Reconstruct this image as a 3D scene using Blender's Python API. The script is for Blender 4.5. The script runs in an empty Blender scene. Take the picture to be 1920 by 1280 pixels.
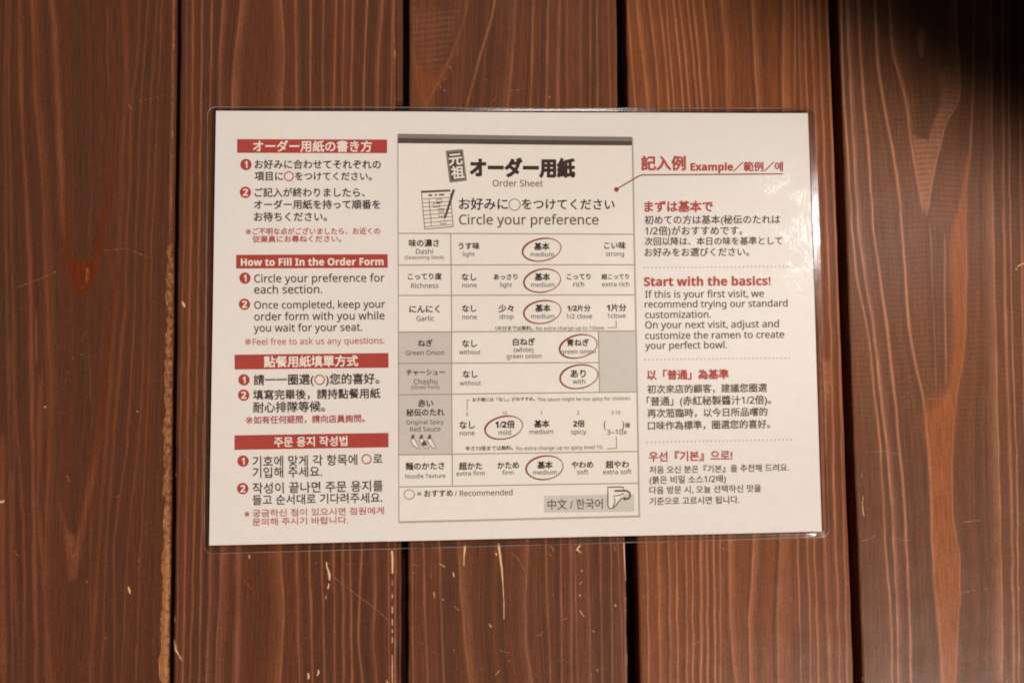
import bpy, math, random
import numpy as np
from mathutils import Vector, Euler

SC = bpy.context.scene
COL = SC.collection

# ------------------------------------------------------------------ camera
F_PX, W_PX, H_PX = 1400.0, 1920.0, 1280.0
CAM_ROT = (0.06168, -0.04651, -0.01167)
CAM_LOC = (-0.02099, -0.03219, 0.36580)
cd = bpy.data.cameras.new('camera')
cam = bpy.data.objects.new('camera', cd)
COL.objects.link(cam)
cam.location = CAM_LOC
cam.rotation_euler = CAM_ROT
cd.sensor_fit = 'HORIZONTAL'
cd.sensor_width = 36.0
cd.lens = F_PX / W_PX * 36.0
cd.clip_start = 0.01
cd.clip_end = 50.0
SC.camera = cam

# ------------------------------------------------------------------ world, lamps, exposure
w = bpy.data.worlds.new('World')
SC.world = w
w.use_nodes = True
w.node_tree.nodes['Background'].inputs[0].default_value = (1.0, 0.9, 0.82, 1)
w.node_tree.nodes['Background'].inputs[1].default_value = 0.005


def spot(name, loc, target, energy, size_deg, blend, color, radius):
    ld = bpy.data.lights.new(name, 'SPOT')
    ld.energy = energy
    ld.spot_size = math.radians(size_deg)
    ld.spot_blend = blend
    ld.color = color
    ld.shadow_soft_size = radius
    o = bpy.data.objects.new(name, ld)
    COL.objects.link(o)
    o.location = loc
    d = Vector(target) - Vector(loc)
    o.rotation_euler = d.to_track_quat('-Z', 'Y').to_euler()
    return o


WARM = (1.0, 0.88, 0.77)
spot('ceiling_spot_lamp', (1.922, -1.898, 1.994), (0.075, -0.724, 0), 722.0, 29.5, 0.168, WARM, 0.012)
spot('far_spot_lamp', (0.14, 1.32, 0.95), (-0.13, 0.03, 0), 36.0, 19.0, 0.6, (1.0, 0.9, 0.82), 0.22)
spot('side_spot_lamp', (1.0, 0.30, 0.92), (0.14, 0.015, 0), 20.0, 8.0, 1.0, (1.0, 0.95, 0.90), 0.04)

SC.view_settings.view_transform = 'Standard'
SC.view_settings.look = 'None'
SC.view_settings.exposure = 0.0
SC.view_settings.gamma = 1.0
SC.view_settings.use_curve_mapping = False
SC.cycles.filter_width = 1.85
SC.cycles.transparent_max_bounces = 16

# ------------------------------------------------------------------ helpers
RM = np.array(Euler(CAM_ROT, 'XYZ').to_matrix())
CV = np.array(CAM_LOC)


def at(px, py, z=0.0):
    """point of the level at height z that this pixel of the photograph shows"""
    px = np.asarray(px, float)
    py = np.asarray(py, float)
    d = np.stack([(px - W_PX / 2) / F_PX, -(py - H_PX / 2) / F_PX, -np.ones_like(px)], -1) @ RM.T
    t = (z - CV[2]) / d[..., 2]
    return CV + d * t[..., None]


def to_px(P):
    q = (P - CV) @ RM
    return W_PX / 2 + F_PX * q[..., 0] / -q[..., 2], H_PX / 2 - F_PX * q[..., 1] / -q[..., 2]


def empty(name, label, cat, loc=(0, 0, 0)):
    o = bpy.data.objects.new(name, None)
    o.empty_display_size = 0.02
    COL.objects.link(o)
    o.location = loc
    o['label'] = label
    o['category'] = cat
    return o


def mesh_obj(name, verts, faces, mat, parent=None, label=None, smooth=False):
    me = bpy.data.meshes.new(name)
    me.from_pydata([tuple(map(float, v)) for v in verts], [], [tuple(map(int, f)) for f in faces])
    me.materials.append(mat)
    if smooth:
        me.polygons.foreach_set('use_smooth', [True] * len(me.polygons))
    me.update()
    o = bpy.data.objects.new(name, me)
    COL.objects.link(o)
    if parent is not None:
        o.parent = parent
    if label:
        o['label'] = label
    return o


def grid_mesh(name, V, mat, parent, attr=None, smooth=True, label=None):
    """V: (rows, cols, 3)"""
    nr, nc = V.shape[:2]
    idx = np.arange(nr * nc).reshape(nr, nc)
    quads = np.stack([idx[:-1, :-1], idx[:-1, 1:], idx[1:, 1:], idx[1:, :-1]], -1).reshape(-1, 4)
    me = bpy.data.meshes.new(name)
    me.vertices.add(nr * nc)
    me.vertices.foreach_set('co', V.reshape(-1).astype(np.float32))
    nf = len(quads)
    me.loops.add(nf * 4)
    me.loops.foreach_set('vertex_index', quads.reshape(-1).astype(np.int32))
    me.polygons.add(nf)
    me.polygons.foreach_set('loop_start', np.arange(0, nf * 4, 4, dtype=np.int32))
    me.polygons.foreach_set('loop_total', np.full(nf, 4, np.int32))
    me.update(calc_edges=True)
    me.polygons.foreach_set('use_smooth', np.full(nf, smooth))
    if attr is not None:
        a = me.color_attributes.new('grain', 'FLOAT_COLOR', 'POINT')
        a.data.foreach_set('color', attr.reshape(-1).astype(np.float32))
    me.materials.append(mat)
    me.validate()
    o = bpy.data.objects.new(name, me)
    COL.objects.link(o)
    o.parent = parent
    if label:
        o['label'] = label
    return o


class NT:
    def __init__(self, name):
        self.m = bpy.data.materials.new(name)
        self.m.use_nodes = True
        self.t = self.m.node_tree
        self.t.nodes.clear()
        self.out = self.t.nodes.new('ShaderNodeOutputMaterial')

    def n(self, typ, **kw):
        nd = self.t.nodes.new(typ)
        for k, v in kw.items():
            setattr(nd, k, v)
        return nd

    def l(self, a, b):
        self.t.links.new(a, b)

    def put(self, sock, v):
        if hasattr(v, 'links') or hasattr(v, 'is_output'):
            self.l(v, sock)
        else:
            sock.default_value = v

    def math(self, op, a, b=0.0, clamp=False):
        nd = self.n('ShaderNodeMath', operation=op, use_clamp=clamp)
        self.put(nd.inputs[0], a)
        self.put(nd.inputs[1], b)
        return nd.outputs[0]

    def mix(self, f, a, b, blend='MIX'):
        nd = self.n('ShaderNodeMix', data_type='RGBA', blend_type=blend)
        self.put(nd.inputs['Factor'], f)
        self.put(nd.inputs[6], a if not isinstance(a, tuple) else (*a, 1))
        self.put(nd.inputs[7], b if not isinstance(b, tuple) else (*b, 1))
        return nd.outputs[2]

    def noise(self, scale, detail=3.0, rough=0.55, stretch=(1, 1, 1), offset=(0, 0, 0)):
        tc = self.n('ShaderNodeTexCoord')
        mp = self.n('ShaderNodeMapping')
        mp.inputs['Scale'].default_value = stretch
        mp.inputs['Location'].default_value = offset
        self.l(tc.outputs['Object'], mp.inputs['Vector'])
        nz = self.n('ShaderNodeTexNoise')
        nz.inputs['Scale'].default_value = scale
        nz.inputs['Detail'].default_value = detail
        nz.inputs['Roughness'].default_value = rough
        self.l(mp.outputs[0], nz.inputs['Vector'])
        return nz.outputs['Fac']

    def ramp(self, f, lo, hi, a=0.0, b=1.0):
        nd = self.n('ShaderNodeMapRange')
        nd.clamp = True
        self.put(nd.inputs[0], f)
        nd.inputs[1].default_value = lo
        nd.inputs[2].default_value = hi
        nd.inputs[3].default_value = a
        nd.inputs[4].default_value = b
        return nd.outputs[0]


# ------------------------------------------------------------------ materials
def wood_material(name, dark, mid, stripe, red, seed):
    k = NT(name)
    at_ = k.n('ShaderNodeAttribute', attribute_name='grain')
    sep = k.n('ShaderNodeSeparateColor')
    k.l(at_.outputs['Color'], sep.inputs[0])
    ring, fill, wear = sep.outputs[0], sep.outputs[1], sep.outputs[2]
    fine = at_.outputs['Alpha']
    off = (seed * 1.7, seed * 0.9, seed)
    broad = k.noise(9.0, 3, 0.5, (3.0, 0.7, 1), off)
    fibre = k.noise(260.0, 4, 0.6, (9.0, 0.22, 1), off)
    pore = k.noise(700.0, 3, 0.7, (3.0, 0.6, 1), off)
    mott = k.noise(70.0, 5, 0.65, (1, 1, 1), off)
    spk = k.noise(900.0, 2, 0.6, (1, 1, 1), off)
    b = k.math('ADD', k.math('MULTIPLY', fine, 0.62), k.math('MULTIPLY', broad, 0.55))
    base = k.mix(k.ramp(b, 0.32, 0.80), dark, mid)
    rf = k.math('MULTIPLY', ring, k.ramp(mott, 0.25, 0.65, 0.72, 1.12), True)
    c = k.mix(rf, base, stripe)
    ff = k.math('MULTIPLY', fill, k.ramp(fibre, 0.3, 0.7, 0.65, 1.15), True)
    c = k.mix(ff, c, red)
    v = k.math('MULTIPLY', k.ramp(fibre, 0.30, 0.70, 0.74, 1.22), k.ramp(pore, 0.30, 0.70, 0.84, 1.13))
    v = k.math('MULTIPLY', v, k.ramp(spk, 0.25, 0.75, 0.90, 1.10))
    comb = k.n('ShaderNodeCombineColor')
    for i in range(3):
        k.l(v, comb.inputs[i])
    c = k.mix(1.0, c, comb.outputs[0], 'MULTIPLY')
    # bare wood where the stain is worn through
    chip = k.noise(420.0, 4, 0.7, (1.4, 0.8, 1), off)
    wsum = k.math('ADD', wear, k.math('MULTIPLY', k.math('SUBTRACT', chip, 0.5), 0.9))
    wf = k.ramp(wsum, 0.38, 0.60)
    wf = k.math('MULTIPLY', wf, k.ramp(wear, 0.05, 0.25))
    bare = k.mix(k.ramp(wear, 0.64, 0.90), (0.33, 0.135, 0.046), (0.82, 0.58, 0.35))
    bare = k.mix(k.ramp(fibre, 0.35, 0.75, 0.0, 0.45), bare, (0.18, 0.07, 0.026))
    c = k.mix(wf, c, bare)
    # lacquer
    rough = k.math('ADD', k.ramp(mott, 0.3, 0.7, 0.26, 0.36), k.math('MULTIPLY', wf, 0.3))
    hgt = k.math('ADD', k.math('MULTIPLY', fibre, 0.5), k.math('MULTIPLY', pore, 0.30))
    hgt = k.math('ADD', hgt, k.math('MULTIPLY', ring, 0.5))
    hgt = k.math('SUBTRACT', hgt, k.math('MULTIPLY', wf, 0.9))
    bump = k.n('ShaderNodeBump')
    bump.inputs['Strength'].default_value = 0.35
    bump.inputs['Distance'].default_value = 0.0004
    k.l(hgt, bump.inputs['Height'])
    p = k.n('ShaderNodeBsdfPrincipled')
    k.l(c, p.inputs['Base Color'])
    k.l(rough, p.inputs['Roughness'])
    p.inputs['Specular IOR Level'].default_value = 0.18
    k.l(bump.outputs[0], p.inputs['Normal'])
    k.l(p.outputs[0], k.out.inputs[0])
    return k.m


def print_material(name, col, rough=0.6, grain=0.06, seed=0.0):
    k = NT(name)
    nz = k.noise(1500.0, 2, 0.6, (1, 1, 1), (seed, 0, 0))
    n2 = k.noise(160.0, 4, 0.6, (1, 1, 1), (seed, 3, 0))
    v = k.math('MULTIPLY', k.ramp(nz, 0.25, 0.75, 1 - grain, 1 + grain), k.ramp(n2, 0.25, 0.75, 1 - grain * 0.6, 1 + grain * 0.6))
    comb = k.n('ShaderNodeCombineColor')
    for i in range(3):
        k.l(v, comb.inputs[i])
    c = k.mix(1.0, col, comb.outputs[0], 'MULTIPLY')
    p = k.n('ShaderNodeBsdfPrincipled')
    k.l(c, p.inputs['Base Color'])
    p.inputs['Roughness'].default_value = rough
    p.inputs['Specular IOR Level'].default_value = 0.15
    k.l(p.outputs[0], k.out.inputs[0])
    return k.m


def film_material(name, tint, calm=False):
    k = NT(name)
    big = k.noise(55.0, 4, 0.6)
    small = k.noise(240.0, 4, 0.65, (1.6, 0.7, 1))
    scr = k.noise(110.0, 4, 0.65, (5.0, 0.8, 1), (0.4, 0, 0))
    tc = k.n('ShaderNodeTexCoord')
    sx = k.n('ShaderNodeSeparateXYZ')
    k.l(tc.outputs['Object'], sx.inputs[0])
    worn = k.math('MULTIPLY', k.ramp(sx.outputs[0], 0.075, 0.140), k.ramp(sx.outputs[1], -0.06, 0.03))
    worn = k.math('MULTIPLY', worn, k.ramp(k.noise(38.0, 3, 0.6), 0.40, 0.62))
    h = k.math('ADD', k.math('MULTIPLY', big, 1.0), k.math('MULTIPLY', small, 0.20))
    h = k.math('ADD', h, k.math('MULTIPLY', k.math('MULTIPLY', scr, worn), 2.0))
    bump = k.n('ShaderNodeBump')
    bump.inputs['Strength'].default_value = 0.04 if calm else 0.5
    bump.inputs['Distance'].default_value = 0.0006
    k.l(h, bump.inputs['Height'])
    lw = k.n('ShaderNodeLayerWeight')
    lw.inputs['Blend'].default_value = 0.5
    f5 = k.math('POWER', lw.outputs['Facing'], 4.0)
    fr = k.math('ADD', k.math('MULTIPLY', f5, 0.75), 0.05, True)
    gl = k.n('ShaderNodeBsdfGlossy')
    gl.inputs['Color'].default_value = (1, 1, 1, 1)
    k.l(k.ramp(small, 0.3, 0.7, 0.15, 0.20) if calm else k.ramp(small, 0.3, 0.7, 0.10, 0.20), gl.inputs['Roughness'])
    k.l(bump.outputs[0], gl.inputs['Normal'])
    tr = k.n('ShaderNodeBsdfTransparent')
    tr.inputs['Color'].default_value = (*tint, 1)
    m = k.n('ShaderNodeMixShader')
    k.l(fr, m.inputs[0])
    k.l(tr.outputs[0], m.inputs[1])
    k.l(gl.outputs[0], m.inputs[2])
    k.l(m.outputs[0], k.out.inputs[0])
    return k.m


def rim_material():
    k = NT('laminate_rim')
    p = k.n('ShaderNodeBsdfPrincipled')
    p.inputs['Base Color'].default_value = (0.55, 0.50, 0.46, 1)
    p.inputs['Roughness'].default_value = 0.22
    tr = k.n('ShaderNodeBsdfTransparent')
    tr.inputs['Color'].default_value = (0.97, 0.965, 0.96, 1)
    m = k.n('ShaderNodeMixShader')
    k.put(m.inputs[0], k.ramp(k.noise(60.0, 3, 0.6), 0.35, 0.7, 0.05, 0.22))
    k.l(tr.outputs[0], m.inputs[1])
    k.l(p.outputs[0], m.inputs[2])
    k.l(m.outputs[0], k.out.inputs[0])
    return k.m


WOODS = [
    wood_material('stained_wood_one', (0.079, 0.033, 0.0195), (0.112, 0.0365, 0.0170), (0.205, 0.068, 0.031), (0.14, 0.025, 0.006), 1.0),
    wood_material('stained_wood_two', (0.081, 0.033, 0.0192), (0.132, 0.0420, 0.0190), (0.285, 0.106, 0.053), (0.22, 0.064, 0.024), 2.0),
    wood_material('stained_wood_three', (0.090, 0.037, 0.0210), (0.145, 0.051, 0.0245), (0.285, 0.106, 0.053), (0.24, 0.068, 0.025), 3.0),
    wood_material('stained_wood_four', (0.125, 0.045, 0.0225), (0.205, 0.066, 0.0250), (0.385, 0.146, 0.070), (0.28, 0.088, 0.034), 4.0),
    wood_material('stained_wood_five', (0.122, 0.055, 0.0320), (0.172, 0.069, 0.0340), (0.430, 0.188, 0.105), (0.34, 0.108, 0.040), 5.0),
]
M_BACK = print_material('dark_backing', (0.030, 0.012, 0.007), 0.7, 0.3)
M_PAPER = print_material('white_paper', (0.80, 0.763, 0.745), 0.65, 0.035)
M_PANEL = print_material('form_paper', (0.822, 0.781, 0.742), 0.65, 0.035, 2.0)
M_SHADE1 = print_material('printed_grey_edge_pale', (0.69, 0.66, 0.62), 0.65, 0.04)
M_SHADE2 = print_material('printed_grey_edge', (0.50, 0.465, 0.43), 0.65, 0.04)
M_CELL = print_material('grey_cell', (0.605, 0.558, 0.535), 0.65, 0.05)
M_CELL2 = print_material('grey_cell_pale', (0.615, 0.58, 0.55), 0.65, 0.05)
M_RULE = print_material('grey_rule', (0.36, 0.29, 0.25), 0.65, 0.1)
M_BAND1 = print_material('grey_band', (0.24, 0.21, 0.19), 0.6, 0.08)
M_BAND2 = print_material('dark_band', (0.095, 0.075, 0.068), 0.6, 0.08)
M_INK = print_material('dark_ink', (0.060, 0.038, 0.030), 0.55, 0.12)
M_INK2 = print_material('grey_ink', (0.135, 0.092, 0.070), 0.55, 0.12)
M_RED = print_material('red_bar_ink', (0.43, 0.068, 0.056), 0.55, 0.07)
M_REDT = print_material('red_ink', (0.47, 0.090, 0.078), 0.55, 0.10)
M_REDP = print_material('pale_red_ink', (0.52, 0.155, 0.14), 0.55, 0.10)
M_CIRC = print_material('brown_red_pen', (0.29, 0.075, 0.060), 0.5, 0.15)
M_WHITE = print_material('white_print', (0.84, 0.78, 0.72), 0.6, 0.03)
M_DOT = print_material('beige_dot_ink', (0.50, 0.40, 0.32), 0.6, 0.05)
M_FILM = film_material('laminate_film', (0.97, 0.97, 0.96))
M_BORDER = film_material('laminate_border', (0.91, 0.90, 0.90), True)
M_EDGE_SHADE = film_material('laminate_edge_shade', (0.74, 0.72, 0.71), True)  # shadow line round the paper, put into the film tint
M_RIM = rim_material()

# ------------------------------------------------------------------ planks
rng = np.random.RandomState(7)


def smooth_noise(n, step, seed):
    r = np.random.RandomState(seed)
    k = max(4, int(n / step) + 4)
    a = r.uniform(-1, 1, k)
    xs = np.linspace(0, k - 1.001, n)
    i = xs.astype(int)
    f = xs - i
    f = f * f * (3 - 2 * f)
    return a[i] * (1 - f) + a[np.minimum(i + 1, k - 1)] * f


YD = np.arange(-700, 2101, 4.0)


def dense(pts, sig=26.0):
    """smooth x(y) through [(x, y), ...] given top to bottom, run on straight beyond its ends"""
    p = np.array(sorted([(y, x) for x, y in pts]), float)
    y, x = p[:, 0], p[:, 1]
    if len(y) > 1:
        s0 = (x[1] - x[0]) / max(y[1] - y[0], 1)
        s1 = (x[-1] - x[-2]) / max(y[-1] - y[-2], 1)
        s0 = np.clip(s0, -0.12, 0.12)
        s1 = np.clip(s1, -0.12, 0.12)
    else:
        s0 = s1 = 0
    y = np.concatenate([[y[0] - 900], y, [y[-1] + 900]])
    x = np.concatenate([[x[0] - 900 * s0], x, [x[-1] + 900 * s1]])
    v = np.interp(YD, y, x)
    n = int(3 * sig / 4)
    kx = np.exp(-0.5 * (np.arange(-n, n + 1) * 4 / sig) ** 2)
    kx /= kx.sum()
    vp = np.concatenate([v[0] + (v[1] - v[0]) * np.arange(-n, 0), v, v[-1] + (v[-1] - v[-2]) * np.arange(1, n + 1)])
    return np.convolve(vp, kx, 'valid')


# each line of the grain: (points, half width, strength, tail to the left, tail to the right, y0, y1)
def L(pts, w=2.2, s=0.7, tl=0.0, tr=0.0, y0=-999, y1=9999):
    return dict(pts=pts, w=w, s=s, tl=tl, tr=tr, y0=y0, y1=y1)


P1 = [
    L([(12, 0), (9, 130), (10, 430), (15, 700), (20, 1000), (24, 1280)], 3.0, .45),
    L([(19, 0), (15, 110), (20, 430), (26, 650), (24, 1000), (36, 1280)], 3.5, .4),
    L([(36, 0), (40, 200), (47, 340), (52, 430), (57, 560), (60, 800), (68, 1280)], 4.0, .75),
    L([(59, 0), (62, 60), (66, 180), (75, 270), (82, 400), (86, 520), (92, 640), (95, 740), (84, 1050), (88, 1280)], 3.2, .6, 0, 14),
    L([(96, 0), (101, 40), (106, 130), (110, 210), (113, 300), (116, 400), (120, 450)], 5.0, .7, 0, 0, -999, 440),
    L([(5, 800), (4, 1000), (6, 1280)], 6.0, .55, 0, 0, 820),
    L([(34, 850), (43, 970), (46, 1100), (44, 1280)], 3.0, .45, 0, 0, 640),
    L([(72, 850), (70, 950), (78, 1040), (88, 1200), (97, 1280)], 5.0, .5, 0, 0, 700),
    L([(231, 0), (235, 60), (238, 160), (228, 300), (224, 440), (216, 560)], 5.0, .30),
    L([(262, 0), (258, 100), (245, 200), (243, 330), (237, 430), (236, 560), (214, 800), (200, 1000), (190, 1280)], 3.0, .42),
    L([(279, 0), (271, 80), (266, 160), (262, 240), (255, 420), (250, 640), (236, 850), (213, 1010), (215, 1280)], 2.0, .42),
    L([(295, 0), (288, 90), (283, 200), (277, 330), (271, 500), (268, 700), (257, 850), (240, 1000), (228, 1280)], 2.0, .38),
    L([(303, 0), (298, 160), (290, 330), (284, 430), (281, 650), (268, 940), (262, 1060), (255, 1280)], 1.8, .38),
    L([(200, 0), (201, 100), (203, 165)], 1.3, .35, 0, 0, 20, 160),
    L([(175, 300), (174, 330), (166, 430)], 1.5, .3, 0, 0, 300, 430),
    L([(170, 950), (169, 1100), (170, 1280)], 1.6, .35, 0, 0, 960),
    L([(168, 640), (168, 700), (172, 900)], 1.2, .3, 0, 0, 640, 760),
    L([(67, 590), (68, 640), (68, 684)], 1.3, .8, 0, 0, 590, 682),
]
P2 = [
    L([(350, 0), (349, 205), (334, 1020), (331, 1280)], 1.6, .35),
    L([(361, 0), (361, 205), (348, 1020), (342, 1280)], 1.7, .6),
    L([(379, 0), (377, 205), (364, 1020), (356, 1280)], 1.8, .6),
    L([(397, 0), (393, 205), (378, 1020), (373, 1280)], 1.8, .55),
    L([(418, 0), (411, 110), (411, 205), (395, 1020), (387, 1280)], 2.2, .55, 0, 9),
    L([(452, 0), (446, 60), (440, 105), (435, 205), (416, 1030), (415, 1080), (409, 1170), (405, 1280)], 2.4, .65, 0, 13),
    L([(458, 0), (453, 100), (449, 205), (448, 1030), (446, 1100), (446, 1160), (443, 1280)], 5.5, .55, 2, 5, 900),
    L([(526, 0), (532, 70), (532, 140), (527, 205), (525, 1027), (529, 1095), (532, 1145), (530, 1200), (524, 1280)], 2.6, .62, 13, 0),
    L([(554, 0), (556, 205), (556, 1040), (558, 1150), (562, 1280)], 2.6, .5, 0, 6),
    L([(582, 0), (582, 205), (580, 1040), (583, 1150), (586, 1280)], 1.7, .72),
    L([(606, 0), (605, 205), (603, 1040), (606, 1150), (609, 1280)], 1.6, .62),
    L([(630, 0), (627, 140), (625, 205), (625, 1030), (627, 1150), (628, 1280)], 1.6, .65),
    L([(646, 0), (643, 120), (642, 205), (643, 1030), (644, 1280)], 1.8, .6),
    L([(662, 0), (659, 120), (657, 205), (656, 1030), (658, 1150), (660, 1280)], 1.6, .78),
    L([(688, 0), (683, 130), (681, 205), (679, 1030), (673, 1130), (672, 1210), (680, 1280)], 1.6, .8),
    L([(717, 0), (708, 130), (707, 205), (703, 1030), (704, 1120), (699, 1190), (706, 1280)], 1.7, .62, 6, 0),
    L([(736, 0), (733, 205), (728, 1030), (730, 1280)], 1.7, .55),
]
P3 = [
    L([(790, 1000), (794, 1025), (796, 1143), (802, 1280)], 1.8, .62, 0, 0, 960),
    L([(771, 1000), (772, 1100), (775, 1280)], 1.7, .45, 0, 0, 960),
    L([(820, 1000), (824, 1025), (826, 1120), (832, 1280)], 1.8, .62, 0, 0, 960),
    L([(857, 1000), (860, 1025), (866, 1132), (873, 1215), (881, 1280)], 2.5, .55, 0, 14, 960),
    L([(774, 100), (786, 183), (800, 197), (810, 205)], 2.0, .35, 0, 0, 80, 205),
    L([(877, 0), (873, 35), (860, 70), (845, 103), (829, 142), (813, 170), (800, 190)], 3.2, .42, 5, 0, -999, 205),
    L([(928, 0), (921, 40), (907, 80), (898, 110), (889, 149), (875, 197), (868, 230)], 2.0, .62, 0, 0, -999, 400),
    L([(967, 0), (965, 57), (960, 115), (957, 140), (952, 197), (948, 230), (989, 1020), (984, 1140), (986, 1215), (997, 1280)], 2.4, .62, 9, 0),
    L([(1000, 0), (998, 90), (994, 197), (1023, 1020), (1025, 1130), (1030, 1205), (1032, 1280)], 1.7, .66),
    L([(1028, 0), (1026, 100), (1024, 197), (1051, 1020), (1053, 1280)], 1.7, .66),
    L([(1050, 0), (1047, 100), (1045, 197), (1070, 1020), (1071, 1280)], 3.2, .55, 4, 0),
    L([(1063, 0), (1063, 197), (1078, 1020), (1079, 1130), (1082, 1280)], 1.7, .5),
    L([(1089, 0), (1088, 197), (1102, 1020), (1104, 1130), (1107, 1280)], 2.6, .45, 8, 0),
    L([(1107, 0), (1106, 197), (1125, 1020), (1126, 1140), (1129, 1280)], 1.6, .5),
    L([(1120, 0), (1120, 197), (1145, 1020), (1148, 1280)], 1.6, .6),
    L([(1141, 0), (1144, 197), (1158, 1020), (1164, 1150), (1167, 1280)], 1.6, .5),
]
P4 = [
    L([(1176, 0), (1184, 103), (1193, 205), (1212, 1016), (1217, 1280)], 1.8, .66),
    L([(1193, 0), (1199, 57), (1207, 115), (1216, 205), (1234, 1016), (1238, 1280)], 2.6, .6, 0, 9),
    L([(1216, 0), (1226, 80), (1232, 138), (1236, 205), (1254, 1016), (1257, 1280)], 2.0, .66, 0, 5),
    L([(1236, 0), (1245, 80), (1254, 183), (1268, 1016), (1271, 1280)], 1.7, .72),
    L([(1249, 0), (1256, 103), (1265, 195), (1286, 1016), (1288, 1280)], 1.7, .66),
    L([(1262, 0), (1273, 103), (1281, 195), (1298, 1016), (1299, 1280)], 1.7, .7),
    L([(1273, 0), (1285, 97), (1292, 183), (1314, 1016), (1314, 1280)], 1.8, .7),
    L([(1288, 0), (1300, 110), (1308, 195), (1326, 1016), (1327, 1280)], 1.7, .7),
    L([(1299, 0), (1310, 103), (1317, 202), (1338, 1016), (1341, 1280)], 1.7, .7),
    L([(1318, 0), (1327, 92), (1333, 202), (1350, 1016), (1351, 1280)], 1.8, .62),
    L([(1352, 0), (1361, 80), (1365, 205), (1368, 1016), (1369, 1150), (1374, 1234), (1382, 1280)], 3.0, .55, 0, 9),
    L([(1410, 0), (1413, 80), (1417, 138), (1422, 205), (1414, 1007), (1409, 1082), (1404, 1164), (1407, 1280)], 1.9, .72, 0, 8),
    L([(1470, 0), (1468, 105), (1469, 205), (1465, 1007), (1460, 1100), (1457, 1187), (1460, 1280)], 2.6, .55, 0, 13),
    L([(1490, 0), (1491, 205), (1496, 1010), (1498, 1130), (1502, 1280)], 1.7, .66),
    L([(1497, 0), (1503, 205), (1513, 1010), (1518, 1150), (1520, 1280)], 1.7, .66),
    L([(1507, 0), (1514, 205), (1526, 1010), (1531, 1150), (1535, 1280)], 1.7, .7),
    L([(1520, 0), (1528, 205), (1546, 1010), (1550, 1140), (1557, 1280)], 2.8, .62),
    L([(1535, 0), (1542, 205), (1549, 400), (1558, 640), (1566, 1010), (1571, 1130), (1574, 1280)], 1.9, .7),
    L([(1549, 0), (1557, 205), (1565, 420), (1573, 640), (1583, 1010), (1588, 1280)], 1.7, .5),
]
P5 = [
    L([(1577, 0), (1580, 144), (1588, 269), (1597, 430), (1604, 514), (1615, 564), (1629, 632), (1639, 732), (1649, 816), (1653, 884), (1662, 1050), (1669, 1135), (1673, 1280)], 1.9, .68),
    L([(1588, 0), (1594, 151), (1600, 269), (1609, 430), (1624, 541), (1636, 598), (1647, 699), (1661, 816), (1667, 884), (1676, 1018), (1681, 1135), (1684, 1280)], 2.2, .68, 0, 7),
    L([(1610, 0), (1615, 134), (1624, 235), (1632, 336), (1637, 430), (1651, 531), (1661, 598), (1669, 665), (1681, 766), (1686, 850), (1691, 884), (1698, 984), (1703, 1085), (1708, 1280)], 2.3, .85),
    L([(1641, 0), (1647, 134), (1661, 215), (1674, 286), (1684, 346), (1691, 430), (1698, 531), (1704, 615), (1716, 682), (1731, 739), (1738, 800), (1742, 860), (1745, 900), (1748, 1018), (1753, 1102), (1763, 1213), (1768, 1280)], 2.4, .88),
    L([(1667, 0), (1674, 101), (1689, 151), (1701, 202), (1708, 269), (1720, 336), (1731, 400)], 2.4, .70, 0, 6, -999, 396),
    L([(1743, 430), (1751, 600), (1755, 720)], 1.6, .35, 0, 0, 420, 730),
    L([(1771, 430), (1772, 580), (1774, 700)], 1.8, .45, 0, 0, 440, 720),
    L([(1792, 20), (1798, 151), (1801, 178), (1792, 206), (1775, 219), (1768, 255), (1758, 286), (1748, 336), (1736, 403)], 2.6, .60, 12, 0, -999, 400),
    L([(1826, 100), (1825, 168), (1820, 269), (1810, 370), (1811, 430), (1811, 497), (1810, 615), (1805, 682), (1795, 732), (1790, 783), (1784, 860), (1785, 968), (1799, 1035), (1800, 1119), (1795, 1186), (1790, 1280)], 2.2, .45, 0, 0),
    L([(1859, 0), (1859, 151), (1861, 430), (1867, 615), (1872, 860), (1878, 1100), (1879, 1280)], 2.0, .62, 14, 0),
    L([(1880, 0), (1880, 151), (1882, 430), (1887, 648), (1894, 860), (1899, 1100), (1901, 1280)], 2.6, .58, 0, 4),
    L([(1892, 0), (1892, 200), (1894, 430), (1899, 665), (1906, 860), (1911, 1280)], 1.8, .6),
    L([(1913, 0), (1913, 330), (1917, 560), (1925, 860), (1928, 1280)], 2.6, .5, 0, 6),
    L([(1940, 0), (1942, 640), (1950, 1280)], 2.6, .6),
]


def tri_fill(px, py, poly):
    """soft inside test of a polygon, px units"""
    P = np.array(poly, float)
    n = len(P)
    inside = np.zeros(px.shape, bool)
    dist = np.full(px.shape, 1e9)
    for i in range(n):
        a, b = P[i], P[(i + 1) % n]
        c = ((a[1] > py) != (b[1] > py)) & (px < (b[0] - a[0]) * (py - a[1]) / (b[1] - a[1] + 1e-9) + a[0])
        inside ^= c
        e = b - a
        t = np.clip(((px - a[0]) * e[0] + (py - a[1]) * e[1]) / (e @ e), 0, 1)
        dist = np.minimum(dist, np.hypot(px - a[0] - t * e[0], py - a[1] - t * e[1]))
    return np.where(inside, dist, -dist)


def soft(d, e=3.0):
    return np.clip(0.5 + d / (2 * e), 0, 1)


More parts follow.
